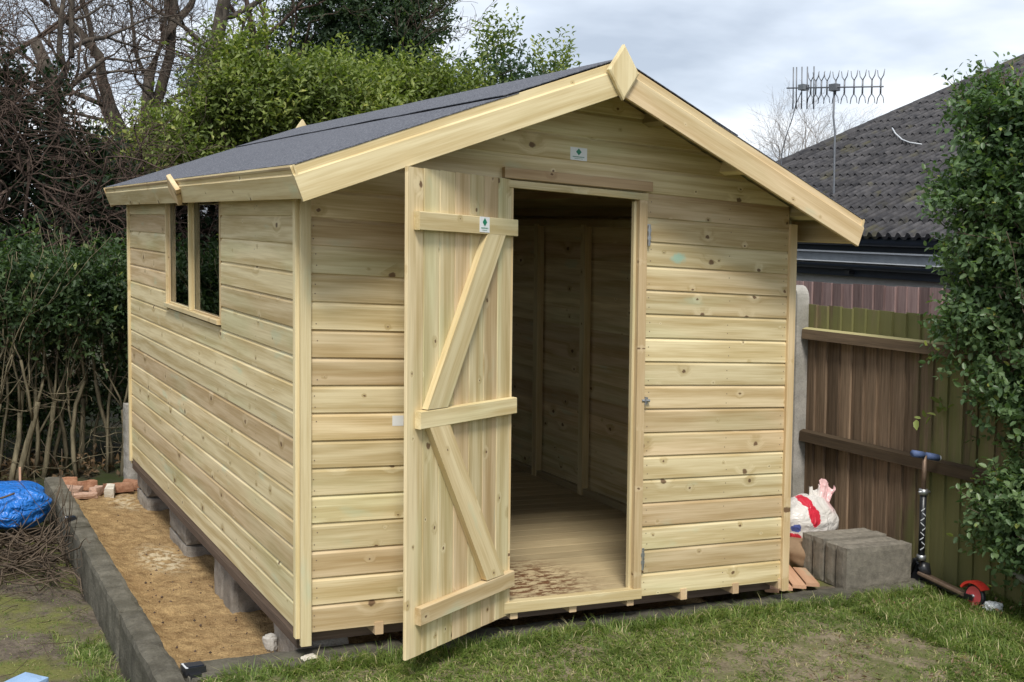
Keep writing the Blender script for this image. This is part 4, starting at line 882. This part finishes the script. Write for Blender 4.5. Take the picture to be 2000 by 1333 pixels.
# ------------------------------------------------------------------ near hedge on the right (over the fence)
rh = empty('privet_hedge', (3.8, -.9, -.12), 'tall glossy green privet hedge bulging over the fence on the right', 'hedge')
rg = random.Random(31); bl = []
def hl(z): return np.interp(z, [.0, .17, .30, .46, .77, .96, 1.24, 1.5, 1.78, 2.2, 2.5], [-.86, -.44, -.24, -.24, -.20, -.14, .06, .03, .12, .14, .12])
for i in range(640):
    z = rg.uniform(.10, 2.42); y1 = hl(z)-.10; y = y1-abs(rg.gauss(0, .45)) if i % 2 else y1-rg.uniform(0, 2.2); x = rg.uniform(3.42, 4.15) if z > .5 else rg.uniform(3.42, 3.56)
    r_ = rg.uniform(.08, .14); bl.append((x, y, z, r_, r_, r_))
V, F, rv, (A, Bq) = sprigs(bl, 19000, 8, .13, .037, .58, .5, .35, 91, six=True)
mk('foliage', V, F, ML_PRIVET, rh, rv=rv, shear=False)
V, F, rv, (A2, B2) = sprigs([(3.6, .05+rg.uniform(-.25, .06), 2.40+rg.uniform(0, .06), .05, .05, .05) for i in range(14)]+[(3.6, .02, z, .05, .05, .08) for z in (1.9, 2.1, 1.6, 1.3)], 90, 8, .16, .034, .5, 1.6, .3, 92, six=True)
mk('shoots', V, F, ML_PRIVET, rh, rv=rv, shear=False)['kind'] = 'stuff'
idx = np.random.default_rng(4).choice(len(A), 1500, False); out = [([A[i]-(Bq[i]-A[i])*.8, A[i], Bq[i]], [.004, .003, .0012], 0) for i in idx]+[([a_-(b_-a_)*.5, a_, b_], [.004, .003, .0012], 0) for a_, b_ in zip(A2, B2)]
o = twigmesh('twigs', out, MB_TWIG, rh); o['kind'] = 'stuff'
for i in range(9):
    out = []; grow((3.70+rg.uniform(-.1, .1), -.75-rg.uniform(0, 1.2), -.12), (rg.uniform(-.2, .1), rg.uniform(-.2, .25), 1), .7, .016, 3, rg.random(), out, .5, .3, .75, 4, (2, 3), .13, .002); twigmesh('stem', out, MB_TWIG, rh)
# stray leafy twig hanging in front of the fence
V, F, rv, _ = sprigs([(3.52, .03, .79, .03, .03, .02)], 3, 5, .14, .055, .5, -.2, .3, 95, six=True)
mk('stray_leaves', V, F, ML_LAUREL, rh, rv=rv, shear=False)

# ------------------------------------------------------------------ things at the right of the shed
GB = 'concrete blocks stacked beside the fence'
labs = ['foremost concrete block of the row, nearest the lawn and scooter', 'second concrete block back from the lawn in the row of four', 'third concrete block back from the lawn in the row of four', 'rearmost concrete block of the row, against the paper sack']
for i in range(4):
    o = rough_box('concrete_block', 3.125+.008*i, .088+.094*i, -.118, .46-.012*(i % 2), .083, .228-.006*(i % 2), MC_STACK, rot=-.03+.008*(i % 3), amp=.0014, res=.03, round_=.004, seed=60+i); tag(o, labs[i], 'block', GB)
def lump(name, cx, cy, cz, sx, sy, sz, mat, fx=.12, seed=0, parent=None, n=44, m=24, rot=0, pinch=0.0, freq=9):
    V = []; F = []
    for j in range(m+1):
        ph = math.pi/2*j/m*1.02 if False else math.pi*j/m
        for i in range(n):
            th_ = 2*math.pi*i/n; x, y, z = math.sin(ph)*math.cos(th_), math.sin(ph)*math.sin(th_), math.cos(ph)
            p = 3.0; q = (abs(x)**p+abs(y)**p+abs(z)**p)**(1/p); x, y, z = x/q, y/q, z/q
            V.append((x, y, z))
    V = np.array(V); d = fx*(-.55*np.abs(vnoise(V[:, 0], V[:, 1], V[:, 2]*.6, freq*1.3, seed+7))+vnoise(V[:, 0], V[:, 1], V[:, 2], 2.2, seed)*1.0-.9*np.abs(vnoise(V[:, 0]*1.2, V[:, 1], V[:, 2]*.7, freq*.6, seed+1))**.6*.5+.22*vnoise(V[:, 0], V[:, 1], V[:, 2], freq, seed+2)); V = V*(1+d)[:, None]
    if pinch: k = 1-pinch*np.clip(V[:, 2], 0, 1)**1.5; V[:, 0] *= k; V[:, 1] *= k
    V *= np.array([sx, sy, sz])/2; x, y = V[:, 0].copy(), V[:, 1].copy(); V[:, 0] = x*math.cos(rot)-y*math.sin(rot); V[:, 1] = x*math.sin(rot)+y*math.cos(rot); V[:, 2] += cz+sz/2; V[:, 0] += cx; V[:, 1] += cy; V[:, 2] = np.maximum(V[:, 2], cz)
    for j in range(m):
        for i in range(n): F.append((j*n+i, (j+1)*n+i, (j+1)*n+(i+1) % n, j*n+(i+1) % n))
    return mk(name, V, F, mat, parent, smooth=True)
sk = empty('plastic_sack', (3.15, .62, -.02), 'slumped white plastic sack with red print leaning on the fence side of the blocks', 'sack')
lump('body', 3.15, .62, -.02, .40, .26, .27, M_BAG, .055, 3, sk, 90, 60, .1, .38, 2.0)
V = []; nx, nz = 28, 12
for k in range(nz+1):
    for i in range(nx+1):
        u, t = i/nx-.5, k/nz; wv = .014*math.sin(u*22+2*t)*t+.010*math.sin(u*41+1)*t
        V.append((3.225+u*(.13+.08*t)+.045*t, .60+wv+.03*t, .185+.115*t+.022*math.sin(u*9+1)*t+.012*math.sin(u*30)*t))
F = [(k*(nx+1)+i, k*(nx+1)+i+1, (k+1)*(nx+1)+i+1, (k+1)*(nx+1)+i) for k in range(nz) for i in range(nx)]
nv_ = len(V); V += [(x+.001, y+.004, z) for x, y, z in V]; F += [tuple(q+nv_ for q in f[::-1]) for f in F]
mk('open_neck', V, F, M_BAG, sk, smooth=True, origin=(3.15, .62, -.02))
o = lump('paper_sack', 3.00, .50, -.12, .26, .24, .16, M_KRAFT, .06, 8, rot=.2, freq=3); tag(o, 'brown paper sack slumped behind the concrete blocks, under the plastic sack', 'sack')
pal = empty('timber_offcuts', (2.68, .3, -.12), 'short reddish timber boards lying on the ground at the shed corner', 'timber')
for i, (x0, y0, x1, y1) in enumerate(((2.47, .13, 2.66, .50), (2.56, .13, 2.75, .50), (2.65, .13, 2.84, .46), (2.74, .13, 2.88, .38))):
    beam('board', (x0, y0, -.092+.002*i), (x1, y1, -.092+.002*i), .07, .018, np.cross([x1-x0, y1-y0, 0], [0, 0, 1]), MPAL, pal)
# scooter
sc = empty('scooter', (3.41, -.12, -.12), "child's kick scooter with red wheels leaning by the fence", 'scooter')
GZ = -.122
def wheel(name, c, r_, wd, mat, ax=(1, 0, .0), par=sc, rim=None):
    c = np.array(c); ax = np.array(ax, float); ax /= np.linalg.norm(ax); prof = [(r_*.55, -wd/2), (r_*.9, -wd/2), (r_, -wd*.3), (r_, wd*.3), (r_*.9, wd/2), (r_*.55, wd/2)]; a = np.cross(ax, [0, 0, 1]); a /= np.linalg.norm(a); b = np.cross(ax, a); V = []; F = []; n = 24
    for i in range(n):
        t = 2*math.pi*i/n
        for (q, h) in prof: V.append(c+ax*h+(a*math.cos(t)+b*math.sin(t))*q)
    k = len(prof)
    for i in range(n):
        for j in range(k): F.append((i*k+j, i*k+(j+1) % k, ((i+1) % n)*k+(j+1) % k, ((i+1) % n)*k+j))
    o = mk(name, V, F, mat, par, smooth=False); bm_fix(o)
    if rim:
        V = []; 
        for h in (-wd*.52, wd*.52):
            V.append(c+ax*h*1.0)
            for i in range(n): t = 2*math.pi*i/n; V.append(c+ax*h+(a*math.cos(t)+b*math.sin(t))*r_*.80)
        F = [(0, 1+i, 1+(i+1) % n) for i in range(n)]+[(n+1, n+2+(i+1) % n, n+2+i) for i in range(n)]+[(1+i, n+2+i, n+2+(i+1) % n, 1+(i+1) % n) for i in range(n)]
        q = mk('rim', V, F, rim, o); bm_fix(q)
    return o
R_ = np.array([3.385, -.335, GZ+.058]); Fw = np.array([3.445, .10, GZ+.055])
axw = np.array([.97, -.10, -.12]); wr = wheel('wheel', R_, .061, .026, M_BLACK, axw, rim=M_PINK); wf = wheel('wheel', Fw, .061, .026, M_BLACK, axw, rim=M_BLACK)
tubeobj('axle', [R_-axw*.026, R_+axw*.026], .009, M_GALV, wr, 8)
A = np.array([3.44, .035, GZ+.058]); B = np.array([3.392, -.285, GZ+.046]); beam('deck', A, B, .095, .018, (1, 0, -.25), M_RUST, sc, .004)
beam('deck_underframe', A-np.array([0, 0, .017]), B-np.array([0, 0, .017]), .05, .014, (1, 0, -.25), M_BLACK, sc)
beam('rear_fork', (3.372, -.27, GZ+.046), (3.355, -.34, GZ+.054), .028, .007, (0, 0, 1), M_BLACK, sc); beam('rear_fork', (3.415, -.27, GZ+.042), (3.42, -.34, GZ+.050), .028, .007, (0, 0, 1), M_BLACK, sc)
V = []; 
for i, t in enumerate(np.linspace(rad(155), rad(40), 9)):
    for (dx_, rr_) in ((-.026, .066), (.026, .072), (.026, .078), (-.026, .078)): V.append(np.array([R_[0]+dx_, R_[1]-math.cos(t)*-1*rr_*1.05, R_[2]+math.sin(t)*rr_*1.0]))
V = np.array(V); F = [(i*4+j, i*4+(j+1) % 4, i*4+4+(j+1) % 4, i*4+4+j) for i in range(8) for j in range(4)]+[(0, 3, 2, 1), (32, 33, 34, 35)]
# guard rises from the deck over the wheel
V[:, 1] = 2*R_[1]-V[:, 1]; V[:, 1] += .0; o = mk('rear_mudguard', V, F, M_RED, sc); bm_fix(o)
Hd = np.array([3.425, .045, .02]); Tp = np.array([3.42, .040, .575]); ax_ = (Tp-Hd)/np.linalg.norm(Tp-Hd)
v, f = join(tube([A+np.array([0, -.01, .0]), A+np.array([0, .005, .05]), Hd+np.array([0, .005, -.03])], [.030, .034, .022], 8), tube([Fw+np.array([-.03, 0, -.0]), Fw+np.array([-.03, -.02, .075]), Hd], [.010, .012, .014], 6), tube([Fw+np.array([.03, 0, 0]), Fw+np.array([.03, -.02, .075]), Hd], [.010, .012, .014], 6))
mk('folding_bracket', v, f, M_BLACK, sc, smooth=True)
tubeobj('steering_tube', [Hd, Hd+ax_*.355], .0175, M_BLACK, sc, 12)
for i in range(9):
    z = .06+i*.026; q = Hd+ax_*z; a_ = rad(200+20*math.sin(i*2)); rr_ = .0178; V = []
    for k in range(5):
        t = a_+k*.28; 
        for dz in (-.003, .003): V.append(q+np.array([math.cos(t)*rr_, math.sin(t)*rr_, dz+(k-2)*.004*(-1)**i]))
    mk('white_decal', V, [(2*k, 2*k+2, 2*k+3, 2*k+1) for k in range(4)], M_WHITEP, sc)
tubeobj('clamp', [Hd+ax_*.345, Hd+ax_*.375], .024, M_GALV, sc, 10); tubeobj('clamp_lever', [Hd+ax_*.36+np.array([-.035, 0, 0]), Hd+ax_*.36+np.array([.035, -.01, 0])], .007, M_GALV, sc, 6)
tubeobj('clamp', [Hd+ax_*-.005, Hd+ax_*.022], .024, M_GALV, sc, 10)
tubeobj('handlebar_stem', [Hd+ax_*.37, Tp], .012, M_RUST, sc, 10)
tubeobj('grip', [Tp+np.array([-.085, .004, .012]), Tp+np.array([-.012, .001, .002])], .019, M_BLUEG, sc, 10); tubeobj('grip', [Tp+np.array([.012, -.001, -.002]), Tp+np.array([.090, -.010, -.014])], .019, M_BLUEG, sc, 10)
tubeobj('bar_end', [Tp+np.array([.090, -.010, -.014]), Tp+np.array([.102, -.011, -.016])], .015, M_WHITEP, sc, 10)
# little things by the fence foot
cup = lump('plastic_bottle', 3.40, -.43, -.115, .10, .07, .05, M_STICK, .2, 15); tag(cup, 'crushed clear and white plastic litter on the ground behind the red scooter wheel', 'litter')
tl = empty('tin_lid_stake', (3.46, -.62, -.12), 'short bent plant stake with two pale caps at the foot of the hedge', 'stake')
tubeobj('shaft', [(3.50, -.60, -.12), (3.47, -.56, .08)], .004, MB_TWIG, tl, 5); v, f = join(tube([(3.445, -.50, .105), (3.475, -.55, .07)], [.018, .018], 8)); mk('tube', v, f, MC_POST, tl, smooth=True)
tubeobj('cap', [(3.437, -.49, .112), (3.442, -.497, .108)], .021, M_STICK, tl, 10); tubeobj('cap', [(3.480, -.556, .068), (3.485, -.563, .064)], .021, M_STICK, tl, 10)

# ------------------------------------------------------------------ left side small things
tb = empty('tarpaulin_bundle', (-.84, 2.90, -.27), 'crumpled bright blue tarpaulin over a heap beside the low wall', 'tarpaulin')
lump('sheet', -.86, 2.92, -.25, .56, .52, .25, M_TARP, .11, 5, tb, 140, 90, freq=2.2)
tubeobj('rope', [(-1.0, 2.69, -.07), (-.92, 2.67, -.045), (-.84, 2.665, -.028), (-.78, 2.68, -.01)], .006, MB_TWIG, tb, 5)
st_ = beam('garden_stake', (-.72, 3.05, -.3), (-.72, 3.05, .06), .012, .012, (0, 1, 0), MPAL); tag(st_, 'thin pale wooden stake upright behind the blue tarpaulin', 'stake')
out = []; rg = random.Random(77)
for i in range(170):
    x = -.60-abs(rg.gauss(0, .24)); y = 2.3+rg.gauss(0, .24); z = -.29+rg.random()*.09
    grow((x, y, z), (rg.gauss(0, 1), rg.gauss(0, 1), rg.gauss(0, .12)), rg.uniform(.2, .5), rg.uniform(.003, .006), 1, rg.random(), out, .5, -.02, .7, 4, (1, 2), .22, .0015)
out = [([np.array([min(p[0], -.565), p[1], max(p[2], -.315)]) for p in pts], rs, dp) for pts, rs, dp in out]
o = twigmesh('twig_heap', out, MB_TWIG); tag(o, 'heap of cut brown hedge twigs in front of the blue tarpaulin', 'twigs', kind='stuff')
out = []
for i in range(110):
    grow((-.62-rg.random()*.8, rg.uniform(.6, 4.2), -.305), (rg.gauss(0, 1), rg.gauss(0, 1), 0), rg.uniform(.06, .22), rg.uniform(.0015, .003), 0, rg.random(), out, .5, 0, .7, 3, (1, 1), .2, .001)
o = twigmesh('fallen_twigs', out, MB_TWIG); tag(o, 'thin fallen twigs scattered over the mossy lawn', 'twigs', kind='stuff')
# bricks
GBk = 'broken bricks at the far end of the sand'
brk = [(-.335, 3.98, .10, .07, .065, .3, MBRICK, 'small bright orange brick end standing highest in the rubble'), (-.44, 3.88, .07, .06, .05, .8, MSTONE, 'pale stone chunk at the left end of the brick rubble'),
       (-.345, 3.78, .14, .07, .045, -.5, MBRICK2, 'pinkish brick half lying in front of the orange brick end'), (-.235, 3.86, .11, .09, .06, .2, MBRICK, 'salmon brick half beside the orange brick end'),
       (-.20, 3.72, .09, .06, .05, .9, MBRICK2, 'small brick bat in the middle of the rubble'), (-.12, 3.68, .06, .10, .06, -.3, MSTONE, 'whitish mortar lump amid the broken bricks'),
       (-.05, 3.78, .18, .09,   .055, .15, MBRICK, 'long reddish brick nearest the shed in the rubble'), (.06, 3.88, .12, .09, .05, -.4, MBRICK, 'darker brick half close to the upright concrete post'),
       (-.28, 3.66, .16, .05, .03, .1, MBRICK2, 'thin pink brick slice in front of the rubble')]
for i, (x, y, a_, b_, c_, ro, m_, lb) in enumerate(brk):
    o = rough_box('brick', x, y, -.285, a_, b_, c_+.01, m_, rot=ro, amp=.005, res=.03, seed=80+i, rx=.15*(i % 3-1), round_=.003); tag(o, lb, 'brick', GBk)
o = rough_box('stone_lump', .0, .40, -.205, .045, .05, .065, MC_POST, rot=.5, amp=.009, res=.015, seed=99, round_=.008); tag(o, 'white lump of mortar beside the near block pier', 'stone')
o = rough_box('brick_slip', .035, -.005, -.104, .07, .05, .02, MSTONE, rot=.1, amp=.006, res=.02, seed=98); tag(o, 'small pinkish stone under the near corner of the shed', 'stone')
out_s = []; rg = random.Random(3)
Vs = []; Fs = []
for i in range(70):
    x, y = rg.uniform(-.40, .05), rg.choice([rg.uniform(.3, 3.8), rg.gauss(1.6, .12), rg.gauss(.9, .2)]); r_ = rg.uniform(.003, .008); c = np.array([x, y, -.280+.12*max(0, (.75-y)/.6)**1.5 if y < .75 else -.280]); o_ = len(Vs)
    Vs += [c+np.array(q)*r_*rg.uniform(.7, 1.3) for q in ((1, 0, 0), (-1, .1, 0), (0, 1, 0), (0, -1, .1), (0, 0, 1), (0, 0, -1))]; Fs += [tuple(o_+k for k in q) for q in ((0, 2, 4), (2, 1, 4), (1, 3, 4), (3, 0, 4), (2, 0, 5), (1, 2, 5), (3, 1, 5), (0, 3, 5))]
o = mk('soil_crumbs', Vs, Fs, MB_DARKTW); tag(o, 'dark crumbs of soil scattered over the yellow sand', 'soil', kind='stuff')
# solar lamps on the wall
def lamp(x, y, z, s, lab, rot):
    r = empty('solar_lamp', (x, y, z), lab, 'lamp', 'small black solar lamps on the low wall'); c_, s_ = math.cos(rot), math.sin(rot)
    def bx(nm, x0, x1, y0, y1, z0, z1, m):
        v, f = boxvf(x0*s, x1*s, y0*s, y1*s, z0*s, z1*s); v = [(x+a*c_-b*s_, y+a*s_+b*c_, z+cc) for a, b, cc in v]; return mk(nm, v, f, m, r)
    bx('housing', -.05, .05, -.035, .035, 0, .035, M_BLACK); bx('panel', -.042, .042, -.027, .027, .0352, .040, M_NAVY); bx('white_strip', -.0505, -.038, -.034, .034, .0353, .0385, M_WHITEP); bx('bracket', -.035, .02, -.06, -.036, -.07, .01, M_BLACK)
lamp(-.40, .005, -.100, .75, 'black solar lamp with a white strip on the near corner of the low wall', .1)
lamp(-.528, 2.36, -.100, .55, 'small black solar lamp fixed half way along the low wall', .1)
o = rough_box('plastic_crate', -.935, .50, -.30, .16, .12, .055, M_BLUEP, rot=.75, amp=.001, res=.05, seed=1, round_=.004); tag(o, 'pale blue plastic lid lying on the lawn at the bottom edge of the photo', 'lid')

# ------------------------------------------------------------------ grass
def blades(N, x0, x1, y0, y1, zf, dens, ln, wd, seed, lean=1.7, tuft=True):
    r = np.random.default_rng(seed); x = r.uniform(x0, x1, N); y = r.uniform(y0, y1, N); keep = r.random(N) < dens(x, y); x, y = x[keep], y[keep]; n = len(x)
    cell = np.sin(np.floor(x*22)*12.9898+np.floor(y*22)*78.233)*43758.5453; cell = cell-np.floor(cell); th_ = cell*6.28+r.normal(size=n)*.9
    L = ln*(.45+.9*r.random(n)); le = lean*(.3+r.random(n)); d = np.stack([np.cos(th_)*le, np.sin(th_)*le, np.ones(n)], 1); d /= np.linalg.norm(d, axis=1, keepdims=True)
    s = np.stack([-np.sin(th_), np.cos(th_), np.zeros(n)], 1)*(wd*(.6+.6*r.random(n)))[:, None]; b = np.stack([x, y, zf(x, y)], 1)
    m = b+d*L[:, None]*.5; d2 = d.copy(); d2[:, 2] -= .55+.5*r.random(n); d2 /= np.linalg.norm(d2, axis=1, keepdims=True); t = m+d2*L[:, None]*.5; t[:, 2] = np.maximum(t[:, 2], b[:, 2]+.002)
    V = np.stack([b-s*.5, b+s*.5, m+s*.42, m-s*.42, t], 1).reshape(-1, 3); i = np.arange(n)[:, None]*5
    F = np.concatenate([i+np.array([[0, 1, 2]]), i+np.array([[0, 2, 3]]), i+np.array([[3, 2, 4]])]); rvv = np.clip(.12+.62*r.random(n)+.16*vnoise(x, y, 0, 6, seed), 0, .9); rvv = np.where(r.random(n) > .90, .9+.1*r.random(n), rvv)
    return V, F, np.repeat(rvv, 5)
zl_ = lambda x, y: LZ+.010*vnoise(x, y, 0, 4, 1)-.004-.012*np.clip(mud(x, y), 0, 1)
dn = lambda x, y: np.clip(.80-1.05*np.clip(mud(x, y)-.10, 0, 1)+.35*vnoise(x, y, 0, 9, 41), .05, 1)
V1 = blades(120000, -.38, 3.60, -1.75, -.05, zl_, dn, .046, .0042, 5)
V2 = blades(9000, -.30, 3.5, -.13, -.03, zl_, lambda x, y: .8+0*x, .070, .0036, 6, lean=1.0)
V3 = blades(26000, 2.7, 3.6, -1.2, -.2, zl_, lambda x, y: np.clip(.6+.5*vnoise(x, y, 0, 7, 4), 0, 1), .075, .0040, 8, lean=1.1)
V4 = blades(40000, -.38, 3.6, -5.5, -1.75, zl_, lambda x, y: 1+0*x, .06, .005, 9)
def merge(*A):
    Vv = []; Ff = []; R = []; o = 0
    for v, f, r in A: Vv.append(v); Ff.append(f+o); R.append(r); o += len(v)
    return np.vstack(Vv), np.vstack(Ff), np.concatenate(R)
V5 = blades(70000, -.38, 3.60, -1.75, -.05, zl_, lambda x, y: np.clip(.75-.5*np.clip(mud(x, y)-.3, 0, 1), .1, 1), .050, .0034, 25, lean=5)
V5 = (V5[0], V5[1], np.clip(V5[2]+.22, 0, 1))
V, F, rv = merge(V1, V2, V3, V4, V5); tag(mk('lawn_grass', V, F, ML_GRASS, None, rv=rv), 'green lawn grass growing in front of the shed', 'grass', kind='stuff')
zs = lambda x, y: -.325+.016*vnoise(x, y, 0, 5, 5)
tuf = lambda x, y: np.clip(1.3*np.exp(-(((x+.62)/.06)**2+((y-.45)/.16)**2))+1.1*np.exp(-(((x+.63)/.06)**2+((y-.88)/.10)**2))+.30*np.clip(vnoise(x, y, 0, 6, 12), 0, 1)*(y < 2.2), 0, 1)
A1 = blades(90000, -1.6, -.57, -.3, 2.6, zs, lambda x, y: .10+.7*tuf(x, y), .024, .0032, 15, lean=1.6)
A2 = blades(9000, -.75, -.56, .25, 1.3, zs, tuf, .055, .0036, 16, lean=1.1)
A3 = blades(20000, -5, -.57, -5.5, -.3, zs, lambda x, y: .8+0*x, .05, .005, 17)
V, F, rv = merge(A1, A2, A3); tag(mk('side_lawn_grass', V, F, ML_GRASS, None, rv=rv), 'sparse moss and grass tufts beside the low wall', 'grass', kind='stuff')
V, F, rv, _ = sprigs([(x, y, -.105, .25, .12, .01) for x, y in ((2.3, -.6), (1.9, -.9), (2.9, -.25), (3.2, -.9), (3.3, -.45), (1.2, -.5), (2.6, -1.0))], 420, 1, .04, .024, .4, 0, .0, 44)
tag(mk('fallen_leaves', V, F, ML_DRY, None, rv=rv, shear=False), 'small dead leaves lying on the bare patches of lawn', 'leaves', kind='stuff')
